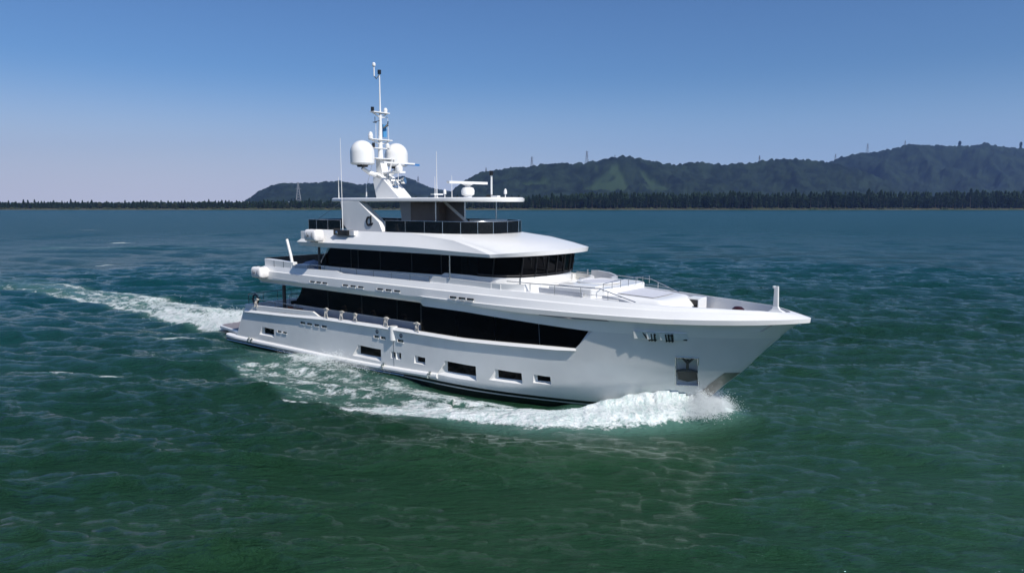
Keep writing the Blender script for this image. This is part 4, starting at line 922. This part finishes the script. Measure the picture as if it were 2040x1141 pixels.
for s in (-1, 1):
    m = MB(); m.cur = 0; m.box(13.6, 15.1, s*3.4, s*3.93, 8.74, 9.08); m.cur = 1; m.box(15.1, 15.6, s*3.4, s*3.78, 8.74, 9.06); m.cur = 2; m.lathe([(.09, 0), (.12, .1), (.08, .22)], (13.95, s*3.9, 8.80), 10); m.cur = 2
    m.build('light_box', [M_BLACK, M_WHITE, M_CHROME], RF, bevel=.012)
# glass rail of the sun deck
def glass_rail(path, z0, z1, name='glass_rail'):
    root = MB(); pts = path
    root.tube([(x, y, z1+.02) for x, y in pts], .022, 6); top = root.build(name, M_STEEL, yacht, smooth=60)
    for k in range(len(pts)-1):
        (ax, ay_), (bx_, by_) = pts[k], pts[k+1]
        d = Vector((bx_-ax, by_-ay_, 0)); nrm = Vector((-d.y, d.x, 0)).normalized()*.012; g_ = d.normalized()*.03
        a = Vector((ax, ay_, 0))+g_; b_ = Vector((bx_, by_, 0))-g_
        q = MB(); vs = [a-nrm, b_-nrm, b_+nrm, a+nrm]; q.plan([(v.x, v.y) for v in vs], z0, z1); q.build('glass_panel', M_TINT, top)
        q = MB(); q.tube([(ax, ay_, z0-.1), (ax, ay_, z1)], .028, 6); q.build('post', M_STEEL, top, smooth=60)
    return top
fr = [(18.2, -3.3), (20.1, -3.3), (21.8, -3.28), (23.2, -3.12), (24.35, -2.75), (25.2, -2.15), (25.68, -1.25), (25.78, 0)]
frf = fr+[(x, -y) for x, y in fr[-2::-1]]
glass_rail(frf, 9.07, 9.78)
glass_rail([(13.6, -3.3), (12.2, -3.3), (10.9, -3.3), (9.9, -3.25), (9.9, -1.6), (9.9, 0), (9.9, 1.6), (9.9, 3.25), (12.2, 3.3), (15, 3.3), (18.2, 3.3)], 9.0, 9.72)
# ---------------------------------------------------------------- arch and emblem
for s in (-1, 1):
    m = MB(); m.prism([(14.05, 9.03), (13.6, 9.42), (13.35, 11.02), (15.25, 11.02), (17.3, 9.64), (17.65, 9.03)], s*3.05, s*2.45); AR = m.build('radar_arch', M_WHITE, yacht, bevel=.015)
    m = MB(); y0, y1 = s*3.045, s*3.10; cx, cz, ro, ri = 16.30, 9.70, .33, .20
    A_ = [math.radians(a) for a in np.linspace(58, 318, 22)]
    rows = [[(cx+ro*.80*math.cos(a), y0, cz+ro*math.sin(a)) for a in A_], [(cx+ro*.80*math.cos(a), y1, cz+ro*math.sin(a)) for a in A_], [(cx+ri*.72*math.cos(a), y1, cz+ri*math.sin(a)) for a in A_], [(cx+ri*.72*math.cos(a), y0, cz+ri*math.sin(a)) for a in A_]]
    m.grid([list(c) for c in zip(*rows)], close=True)
    m.prism([(cx+.16, cz-.30), (cx+.27, cz-.30), (cx+.27, cz+.40), (cx+.16, cz+.33)], y0, y1); m.prism([(cx+.27, cz-.30), (cx+.42, cz-.16), (cx+.42, cz-.08), (cx+.27, cz-.17)], y0, y1)
    m.build('emblem', M_BLACK, AR)
# ---------------------------------------------------------------- hardtop
ht = [(11.4, -2.3), (13.6, -2.95), (14.8, -3.05), (23.15, -3.05), (24.6, -2.7), (25.6, -2.0), (26.2, -1.1), (26.4, 0)]
htf = ht+[(x, -y) for x, y in ht[-2::-1]]
rows = [[(x, y*.97, 11.0) for x, y in htf], [(x, y, 11.05) for x, y in htf], [(x, y, 11.20) for x, y in htf], [(x*.995+.07, y*.93, 11.27) for x, y in htf]]
m = MB(); m.grid(rows, close=True); n_ = len(htf); m.f += [tuple(range(n_)), tuple(range(3*n_, 4*n_))]; m.mi += [0, 0]; HT = m.build('hardtop', M_WHITE, yacht, smooth=30)
m = MB(); m.plan([(18.4, -1.2), (21.0, -1.2), (21.0, 1.4), (18.4, 1.4)], 8.66, 10.98); m.build('bar_cabin', M_BROWN, yacht, bevel=.02)
m = MB(); m.prism([(21.0, 8.7), (21.0, 10.98), (22.9, 9.7), (23.2, 9.2), (23.2, 8.7)], -.55, -.45); m.build('tinted_screen', M_BROWN, yacht)
m = MB(); m.tube([(21.0, -.6, 10.98), (22.9, -.6, 9.75), (23.15, -.6, 9.3)], .10, 8); m.build('screen_frame', M_WHITE, yacht, smooth=40)
for x, y in ((20.9, -1.35), (23.4, -1.3), (20.9, 1.5), (23.4, 1.8)):
    m = MB(); m.tube([(x, y, 8.66), (x, y, 11.0)], .045, 8); m.build('hardtop_pillar', M_STEEL, yacht, smooth=40)
m = MB(); m.prism([(17.0, 8.66), (17.0, 9.5), (18.0, 9.5), (18.0, 8.66)], 2.6, 3.1); m.prism([(16.4, 9.0), (16.4, 11.0), (17.2, 11.0), (17.2, 9.0)], 2.9, 3.05); m.build('port_screen', M_GREYP, yacht)
# ---------------------------------------------------------------- mast
m = MB()
for s in (-1, 1): m.prism([(14.3, 11.25), (13.95, 12.6), (14.1, 13.0), (14.75, 12.75), (16.6, 11.25)], s*.62, s*.42)
m.prism([(14.2, 11.5), (14.0, 12.7), (14.6, 12.7), (16.0, 11.5)], -.42, .42)
m.prism([(14.1, 12.75), (14.1, 13.05), (14.85, 12.78), (16.62, 11.3), (16.62, 11.25), (14.8, 12.6)], -.62, .62)
m.prism([(14.0, 12.6), (13.95, 14.1), (14.35, 14.1), (14.75, 12.7)], -.3, .3)
m.tube([(14.12, 0, 14.0), (14.15, 0, 15.4), (14.2, 0, 17.2)], [.20, .15, .10], 10)
MAST = m.build('mast', M_WHITE, yacht, bevel=.03)
m = MB()                                   # cross arms for the domes
m.tube([(14.0, -1.6, 13.35), (14.1, -1.1, 13.05), (14.3, 0, 12.75), (14.1, 1.1, 13.05), (14.0, 1.6, 13.35)], [.12, .16, .22, .16, .12], 8)
m.box(14.3, 16.4, -.28, .28, 12.98, 13.12); m.box(14.0, 14.7, -.9, .9, 14.0, 14.08); m.tube([(14.7, .3, 13.1), (15.0, .35, 14.05)], .06, 6)
m.build('cross_arm', M_WHITE, MAST, bevel=.02)
for y, nm in ((-1.6, 0), (1.6, 1)):
    m = MB(); m.lathe([(.35, 0), (.4, .12)], (14.05, y, 13.42), 16); m.build('dome_base', M_BLACK, MAST)
    r = .84; prof = [(.5, .0), (.76, .03), (r, .12), (r, .84)]+[(r*math.cos(a), .84+.86*math.sin(a)) for a in np.linspace(.12, 1.52, 14)]
    m = MB(); m.lathe(prof, (14.05, y, 13.56), 40); D_ = m.build('satellite_dome', M_WHITE, MAST, smooth=40)
    q = MB()                               # small printed mark on the dome
    for k, (u0, u1, v0, v1) in enumerate([(-.12, -.02, .72, .9), (-.02, .1, .66, .95), (-.28, .26, .54, .60)]):
        base = -2.25 if nm else -2.75
        pts = [(14.05+(r+.012)*math.cos(base+u), y+(r+.012)*math.sin(base+u), 13.56+v) for u, v in ((u0, v0), (u1, v0), (u1, v1), (u0, v1))]
        q.add(pts, [(0, 1, 2, 3)])
    q.build('dome_mark', M_DARK if nm else mat('dome_print', (.05, .12, .2), .5), D_)
def part(name, mm, fn, parent=MAST, **kw):
    m = MB(); fn(m); return m.build(name, mm, parent, **kw)
part('radar', M_WHITE, lambda m: (m.lathe([(.22, 0), (.26, .05), (.26, .3), (.12, .42), (.1, .55)], (16.05, 0, 13.12), 16), m.box(15.95, 16.15, -1.45, 1.45, 13.62, 13.74)), bevel=.02)
part('radar', M_WHITE, lambda m: (m.lathe([(.28, 0), (.26, .1), (.42, .2), (.44, .45), (.36, .62), (.16, .68), (.16, .75), (.42, .88)], (22.5, 0, 11.27), 20), m.box(22.38, 22.62, -1.85, 1.85, 12.14, 12.30)), yacht, smooth=35)
part('blue_marker', M_BLUE, lambda m: m.box(16.02, 16.1, .55, 1.95, 13.56, 13.68))
for z, wd, nm in ((15.35, .95, 'spreader'), (16.1, .0, ''), (17.25, .75, 'spreader')):
    if wd: part(nm, M_WHITE, lambda m: (m.box(13.95, 14.4, -wd, wd, z, z+.07), m.tube([(14.17, -wd*.9, z), (14.17, 0, z-.3), (14.17, wd*.9, z)], .05, 6)), bevel=.01)
part('spreader', M_WHITE, lambda m: m.box(14.0, 14.35, -.7, .7, 14.75, 14.82), bevel=.01)
part('navigation_light', M_BLACK, lambda m: m.lathe([(.12, 0), (.12, .3)], (14.1, -.62, 17.33), 10))
part('navigation_light', M_BLACK, lambda m: m.lathe([(.11, 0), (.11, .32)], (14.1, -.6, 14.83), 10))
part('navigation_light', M_WHITE, lambda m: m.lathe([(.13, 0), (.15, .2), (.08, .32)], (14.2, .5, 17.33), 12))
part('navigation_light', M_WHITE, lambda m: m.lathe([(.16, 0), (.18, .2), (.12, .42), (.03, .48)], (14.1, -.85, 15.43), 12))
part('camera_dome', M_WHITE, lambda m: m.lathe([(.14, 0), (.16, .22), (.05, .34)], (14.3, .55, 14.83), 12))
part('topmast', M_WHITE, lambda m: m.tube([(14.2, 0, 17.2), (14.2, 0, 19.95)], [.065, .04], 8), smooth=50)
part('navigation_light', M_BLACK, lambda m: m.lathe([(.13, 0), (.13, .28)], (14.2, 0, 19.95), 10))
part('masthead_antenna', M_WHITE, lambda m: (m.tube([(14.1, -.4, 19.75), (14.1, -.4, 20.45)], .045, 8), m.lathe([(.08, 0), (.12, .05), (.12, .2), (.06, .28)], (14.1, -.4, 20.42), 10)))
part('antenna_bracket', M_DARK, lambda m: m.tube([(14.2, 0, 19.9), (14.15, -.25, 19.6), (14.1, -.42, 19.8)], .035, 6))
part('wind_sensor', M_DARK, lambda m: (m.tube([(14.2, 0, 16.75), (14.2, -.5, 16.6), (14.2, -.5, 16.95)], .03, 6), m.box(14.1, 14.3, -.62, -.4, 16.55, 16.6)))
part('signal_horn', M_DARK, lambda m: (m.tube([(14.3, .15, 16.2), (14.4, .5, 16.45)], [.04, .09], 8), m.tube([(14.4, .5, 16.45), (14.5, .45, 16.7)], .04, 6)))
part('halyard', M_WHITE, lambda m: (m.tube([(14.1, .78, 17.0), (14.1, .85, 15.4)], .018, 5), m.tube([(14.1, -.35, 16.6), (14.1, -.35, 15.4)], .018, 5), m.tube([(14.2, 0, 16.9), (14.1, .8, 17.05)], .03, 5)))
part('flag', mat('blue_flag', (.06, .25, .5), .8), lambda m: m.prism([(14.05, 15.6), (14.15, 15.6), (14.15, 16.5), (14.05, 16.5)], .62, .30))
part('searchlight', M_CHROME, lambda m: (m.lathe([(.3, 0), (.28, .1), (.12, .2), (.12, .45)], (15.7, -.1, 12.0), 12), m.tube([(15.6, -.35, 12.5), (15.95, .35, 12.5)], .05, 8), m.tube([(15.85, .4, 12.45), (16.1, .5, 12.5)], [.2, .24], 12), m.tube([(15.5, -.4, 12.5), (15.5, -.5, 12.8), (15.4, -.5, 13.0)], .05, 6)), smooth=40)
def whip(x, y, z0, z1, r=.03, base=.35, mm=M_WHITE):
    m = MB(); m.tube([(x, y, z0), (x, y, z0+(z1-z0)*.35), (x, y, z1)], [r*1.5, r, r*.5], 6); m.build('whip_antenna', mm, yacht, smooth=50)
whip(13.9, -3.35, 8.95, 15.3, .024); whip(22.15, -2.5, 11.45, 14.1, .022); whip(12.1, -2.2, 11.25, 12.75, .025); whip(12.5, 0, 11.25, 12.3, .045); whip(17.9, -1.8, 11.25, 13.2, .025)
whip(19.4, 1.8, 11.25, 12.8, .02); whip(21.4, -1.9, 11.25, 12.6, .02)
part('antenna_mount', M_WHITE, lambda m: m.box(22.0, 22.3, -2.9, -2.1, 11.42, 11.5), HT); part('antenna_mount', M_WHITE, lambda m: m.tube([(22.15, -2.5, 11.2), (22.15, -2.5, 11.45)], .06, 8), HT)
part('light_post', M_WHITE, lambda m: m.tube([(25.0, -.6, 11.25), (25.0, -.6, 12.65)], .06, 8), HT); part('post_light', M_BLACK, lambda m: m.lathe([(.13, 0), (.13, .28)], (25.0, -.6, 12.62), 10), HT); part('cable_box', M_BLACK, lambda m: m.box(24.7, 25.1, -.75, -.45, 11.25, 11.42), HT)
for x, y in ((21.3, -.9), (25.3, .4)): part('gps_antenna', M_WHITE, lambda m: (m.tube([(x, y, 11.25), (x, y, 11.5)], .03, 6), m.lathe([(.1, 0), (.1, .18), (.06, .3), (.01, .34)], (x, y, 11.48), 12)), HT)
part('light_post', M_WHITE, lambda m: m.box(25.2, 25.7, -.9, -.6, 11.27, 11.37), HT)
# stays
part('stay', M_STEEL, lambda m: m.tube([(10.9, -3.1, 9.8), (13.0, -2.2, 11.25)], .015, 5), HT); part('stay', M_STEEL, lambda m: m.tube([(12.5, 0, 12.0), (13.9, -.6, 13.6)], .012, 5), HT)
# liferaft canisters in their cradles
def raft(x, y, z, L_):
    m = MB(); n = 20; prof = []
    for t in np.linspace(0, 1, 15):
        e = abs(2*t-1); rr = .42*(1-.22*max(0, (e-.78)/.22)**2.5); prof.append((x+L_*(t-.5), rr))
    rows = [[(px_, y+rr*math.copysign(abs(math.cos(a))**.55, math.cos(a)), z+rr*math.copysign(abs(math.sin(a))**.55, math.sin(a))) for a in [2*math.pi*k/n for k in range(n)]] for px_, rr in prof]
    m.grid(rows, close=True); m.f += [tuple(range(n)), tuple(range(len(m.v)-n, len(m.v)))]; m.mi = [0]*len(m.f)
    rf = m.build('liferaft_canister', M_RAFT, yacht, smooth=50)
    for dx in (-.22, .22):
        q = MB(); q.tube([(x+dx*L_, y+.45*math.cos(a), z+.45*math.sin(a)) for a in np.linspace(0, 2*math.pi, 20)], .015, 5); q.build('strap', M_DARK, rf)
    q = MB(); s = -1 if y < 0 else 1
    q.add([(x-.16*L_, y+s*.435, z-.08), (x-.02*L_, y+s*.435, z-.08), (x-.09*L_, y+s*.435, z+.12)], [(0, 1, 2)]); q.build('label', M_DARK, rf)
    q = MB(); 
    for dx in (-.3, .3): q.box(x+dx*L_-.03, x+dx*L_+.03, min(y, y-s*.6), max(y, y-s*.6), z-.5, z-.43)
    q.build('cradle', M_STEEL, rf)
for s in (-1, 1): raft(5.5, s*4.60, 5.72, 1.25); raft(12.1, s*4.42, 8.68, 1.3)
# ================================================================ loose things on board (top level)
def at(x, y, z): return to_world(x, y, z)
def local_root(name, x, y, z, rz, label, cat, group=None): return empty(name, at(x, y, z), rz-TH, label, cat, group)
def chair():
    r = local_root('deck_chair', 0, 0, 0, 0, None, None)
    m = MB(); m.box(-.25, .25, -.25, .25, .42, .5); m.build('seat', M_DARK, r, bevel=.02)
    m = MB(); m.box(-.28, -.22, -.25, .25, .5, .95); m.build('backrest', M_DARK, r, bevel=.02)
    for x in (-.23, .23):
        for y in (-.23, .23): m = MB(); m.tube([(x, y, 0), (x, y, .45)], .02, 6); m.build('leg', M_STEEL, r)
    return r
def clone(o, x, y, z, rz):
    c = o.copy(); sc.collection.objects.link(c)
    for ch in o.children: d = ch.copy(); sc.collection.objects.link(d); d.parent = c
    c.location = at(x, y, z); c.rotation_euler = (0, 0, rz-TH); return c
c0 = chair(); G1 = 'dark chairs on the main aft deck'
c0.location = at(4.6, -1.0, 2.11); tag(c0, 'dark chair on the aft main deck nearest the starboard rail', 'chair', G1)
c = clone(c0, 4.6, .6, 2.11, 0); tag(c, 'dark chair on the aft main deck, second from the starboard rail', 'chair', G1)
c = clone(c0, 6.3, -.2, 2.11, math.pi); tag(c, 'dark chair on the aft main deck facing the stern', 'chair', G1)
r = local_root('deck_table', 5.5, -.2, 2.11, 0, 'dark round table between the chairs on the aft main deck', 'table')
m = MB(); m.lathe([(.6, 0), (.6, .04)], (0, 0, .7), 20); m.build('table_top', M_DARK, r); m = MB(); m.lathe([(.25, 0), (.05, .05), (.05, .7)], (0, 0, 0), 12); m.build('pedestal', M_STEEL, r)
r = local_root('cabinet', 7.3, -3.2, 2.11, 0, 'low varnished brown cabinet beside the aft pillar on the main deck', 'cabinet')
m = MB(); m.box(-.1, 1.9, -.3, .4, 0, 1.05); m.build('body', M_WOOD, r, bevel=.03); m = MB(); m.box(-.12, 1.92, -.32, .42, 1.06, 1.1); m.build('top', M_BROWN, r)
# covered furniture on the upper aft deck
def lump(name, x, y, z, sx, sy, sz, label, cat, sd):
    v, f = ico(3); v = v.copy(); nn = 1+.10*np.sin(v[:, 0]*5+sd)*np.cos(v[:, 1]*4+sd)+.05*np.sin(v[:, 2]*9+sd)
    v *= nn[:, None]; v = np.sign(v)*np.abs(v)**.85; v[:, 2] = np.maximum(v[:, 2], -.55)
    m = MB(); m.add((v*[sx, sy, sz]+[0, 0, .55*sz]).tolist(), f.tolist()); o = m.build(name, M_CUSH, None, smooth=60); o.location = at(x, y, z); o.rotation_euler = (0, 0, -TH); tag(o, label, cat, 'covered furniture on the upper aft deck')
lump('covered_armchair', 8.2, -1.9, 5.0, .9, .75, 1.0, 'grey blue covered seat on the upper aft deck nearest the davit arm', 'covered armchair', 0)
lump('covered_armchair', 9.8, -1.2, 5.0, .8, .8, 1.05, 'rounded grey blue cover beside the black cabin window on the upper aft deck', 'covered armchair', 2)
lump('covered_table', 8.0, .6, 5.0, 1.3, .9, .85, 'wide low grey cover in the middle of the upper aft deck', 'covered table', 4)
r = local_root('deck_table', 24.0, .3, 8.66, 0, 'white topped table at the front of the sun deck behind dark glass', 'table')
m = MB(); m.plan([(-.6, -1.2), (.6, -1.2), (.75, 0), (.6, 1.2), (-.6, 1.2)], 1.12, 1.2); m.build('table_top', M_WHITE, r, bevel=.03)
m = MB(); m.plan([(-.4, -1.0), (.5, -1.0), (.5, 1.0), (-.4, 1.0)], .85, 1.11); m.build('table_box', M_GREYP, r, bevel=.03)
for x, y in ((-.3, -.8), (.3, -.8), (-.3, .8), (.3, .8)): m = MB(); m.tube([(x, y, 0), (x, y, .9)], .03, 6); m.build('leg', M_DARK, r)
r = local_root('sun_deck_sofa', 19.4, -2.3, 8.66, 0, 'pale sofa behind the tinted rail in front of the arch', 'sofa')
m = MB(); m.box(-.9, 2.2, -.4, .45, .1, .45); m.build('seat', M_CUSH, r, bevel=.06); m = MB(); m.box(-.95, -.6, -.45, .5, .4, .95); m.build('armrest', M_WHITE, r, bevel=.06); m = MB(); m.box(-.6, 2.2, .3, .5, .4, .9); m.build('backrest', M_CUSH, r, bevel=.06)
r = local_root('console_box', 23.0, 1.8, 8.66, 0, 'small grey box standing beside the sun deck table', 'box')
m = MB(); m.box(-.35, .35, -.7, .3, 0, 1.05); m.build('body', M_BROWN, r, bevel=.02); m = MB(); m.box(-.3, .3, .34, .7, 0, 1.1); m.build('side_box', M_GREYP, r, bevel=.02)
# life ring by the stern
def ring(label, x, y, z):
    r = local_root('life_ring', x, y, z, 0, label, 'life ring'); m = MB(); m.tube([(.36*math.cos(a), 0, .36*math.sin(a)) for a in np.linspace(0, 2*math.pi, 25)], .08, 8); m.build('ring', M_DARK, r, smooth=60)
    m = MB(); m.tube([(.45*math.cos(a), 0, .45*math.sin(a)) for a in np.linspace(.4, 5.6, 20)], .02, 6); m.build('grab_line', M_ROPE, r)
ring('dark life ring with white line at the starboard stern rail', 3.6, -3.9, 3.42)
# mooring rope hanks tied to the side rail
def hank(x, z, label, sd, big=1.):
    g = random.Random(sd); m = MB(); y = -4.22
    for k in range(2):
        r_ = (.055+.02*g.random())*big; cx = g.uniform(-.05, .05)
        m.tube([(cx+r_*math.cos(a)*1.5, -.05-.03*k*.5+g.uniform(-.02, .02), .08+r_*math.sin(a)*.7) for a in np.linspace(0, 2*math.pi, 14)], .035, 6)
    for k in range(4):
        x0 = g.uniform(-.06, .06); m.tube([(x0+.1*k-.15, -.02, .07), (x0+.08*k-.12, -.08-.02*k, -.15), (x0+.13*k-.18, -.12, (-.35-.2*g.random())*big)], .028, 6)
    m.tube([(-.22*big, -.03, .04), (.2*big, -.03, .07)], .05, 6)
    o = m.build('mooring_rope', M_ROPE, None, smooth=60); o.location = at(x, y, z); o.rotation_euler = (0, 0, -TH); tag(o, label, 'rope', 'white rope hanks tied to the starboard rail')
hank(4.3, 3.45, 'thick white rope hank tied at the stern end of the starboard rail', 1, 1.35)
hank(13.0, 3.5, 'white rope hank just forward of the bulwark step on the rail', 2, 1.1)
hank(14.7, 3.48, 'white rope hank second forward of the bulwark step', 3)
hank(16.1, 3.46, 'small slanting white rope hank midway along the side rail', 4, .7)
hank(19.2, 3.5, 'white rope hank just aft of the white vertical door fairing', 5)
hank(22.0, 3.46, 'foremost white rope hank at the front end of the side rail', 6, 1.2)
# ================================================================ spray
def spray():
    g = np.random.default_rng(3); v, f = ico(1); C = []; S = []
    P_ = RIDGE; n = 15000
    for side in (-1, 1):
        t = g.random(n)**2.3*4.2; k = t.astype(int); u = t-k; a = P_[k]; b_ = P_[k+1]; p = a+(b_-a)*u[:, None]
        h = RH[k]*(1-u)+RH[k+1]*u; w_ = RW[k]
        off = g.normal(size=n)*w_*.55; off = np.where(t > 1.2, np.abs(off)-.15, off); d = (b_-a); d = d/np.linalg.norm(d, axis=1)[:, None]; nn = np.stack([-d[:, 1], d[:, 0]], 1)
        xy = p+nn*off[:, None]+g.normal(size=(n, 2))*.12
        z = np.abs(g.normal(size=n))*h*.30*np.exp(-t*.35)+h*(.50+.33*np.exp(-(off/w_)**2))*np.exp(-t*.12); ok = z > 0
        r_ = g.uniform(.005, .016, n)
        C.append(np.stack([xy[:, 0], xy[:, 1]*(-side), z], 1)[ok]); S.append(r_[ok])
        # stem burst
        m_ = 26000; ang = g.uniform(-2.1, .5, m_); q = np.abs(g.normal(size=m_))*.50
        x = 38.9+np.cos(ang)*q*1.15; y = -.35+np.sin(ang)*q*1.25; z = .15+np.abs(g.normal(size=m_))*(.62*np.exp(-q*.55))
        C.append(np.stack([x, y*(-side), z], 1)); S.append(g.uniform(.006, .018, m_))
        # splash against the after body
        m_ = 4200; x = 14+g.normal(size=m_)*2.0; y = -(4.5+np.abs(g.normal(size=m_))*.75); z = .12+np.abs(g.normal(size=m_))*.32*np.exp(-np.abs(x-14.8)/2.5)+.25*np.exp(-((x-15)/1.)**2)*g.random(m_)
        C.append(np.stack([x, y*(-side), z], 1)); S.append(g.uniform(.006, .022, m_))
    m_ = 9000; s = g.exponential(4.2, m_); x = -2.6-s; y = g.normal(size=m_)*1.6; z = .2+np.abs(g.normal(size=m_))*.38*np.exp(-s/7)+np.interp(s, [0, 2, 7, 14, 22], [.3, .6, .4, .1, 0])*.5
    C.append(np.stack([x, y, z], 1)); S.append(g.uniform(.01, .034, m_))
    C = np.vstack(C); S = np.concatenate(S); w = np.stack([OX+E0[0]*C[:, 0]+N0[0]*C[:, 1], OY+E0[1]*C[:, 0]+N0[1]*C[:, 1], C[:, 2]], 1)
    oc = np.array([(1, 0, 0), (-1, 0, 0), (0, 1, 0), (0, -1, 0), (0, 0, 1), (0, 0, -1)], float); of = np.array([(0, 2, 4), (2, 1, 4), (1, 3, 4), (3, 0, 4), (2, 0, 5), (1, 2, 5), (3, 1, 5), (0, 3, 5)])
    V = (w[:, None, :]+oc[None]*S[:, None, None]).reshape(-1, 3); F = (of[None]+6*np.arange(len(w))[:, None, None]).reshape(-1, 3)
    me = bpy.data.meshes.new('spray'); me.vertices.add(len(V)); me.vertices.foreach_set('co', V.astype(np.float32).ravel())
    me.loops.add(len(F)*3); me.loops.foreach_set('vertex_index', F.ravel().astype(np.int32)); me.polygons.add(len(F)); me.polygons.foreach_set('loop_start', (np.arange(len(F))*3).astype(np.int32)); me.update(calc_edges=True)
    me.materials.append(mat('spray_white', (.80, .84, .85), .6)); o = bpy.data.objects.new('spray', me); sc.collection.objects.link(o); tag(o, 'white spray thrown up by the bow wave and the wake', 'spray', kind='stuff')
spray()
# ================================================================ haze
HAZE = .00009
if HAZE > 0:
    m = MB(); m.box(-3500, 3500, -60, 4000, -3, 330)
    hm = bpy.data.materials.new('haze'); hm.use_nodes = True; n = hm.node_tree; n.nodes.remove(n.nodes['Principled BSDF'])
    pv = n.nodes.new('ShaderNodeVolumePrincipled'); pv.inputs['Color'].default_value = (.32, .52, 1, 1); pv.inputs['Density'].default_value = HAZE; pv.inputs['Anisotropy'].default_value = .2
    n.links.new(pv.outputs[0], n.nodes['Material Output'].inputs['Volume'])
    hz = m.build('haze', hm); tag(hz, 'thin blue haze in the air over the water', 'haze', kind='stuff')
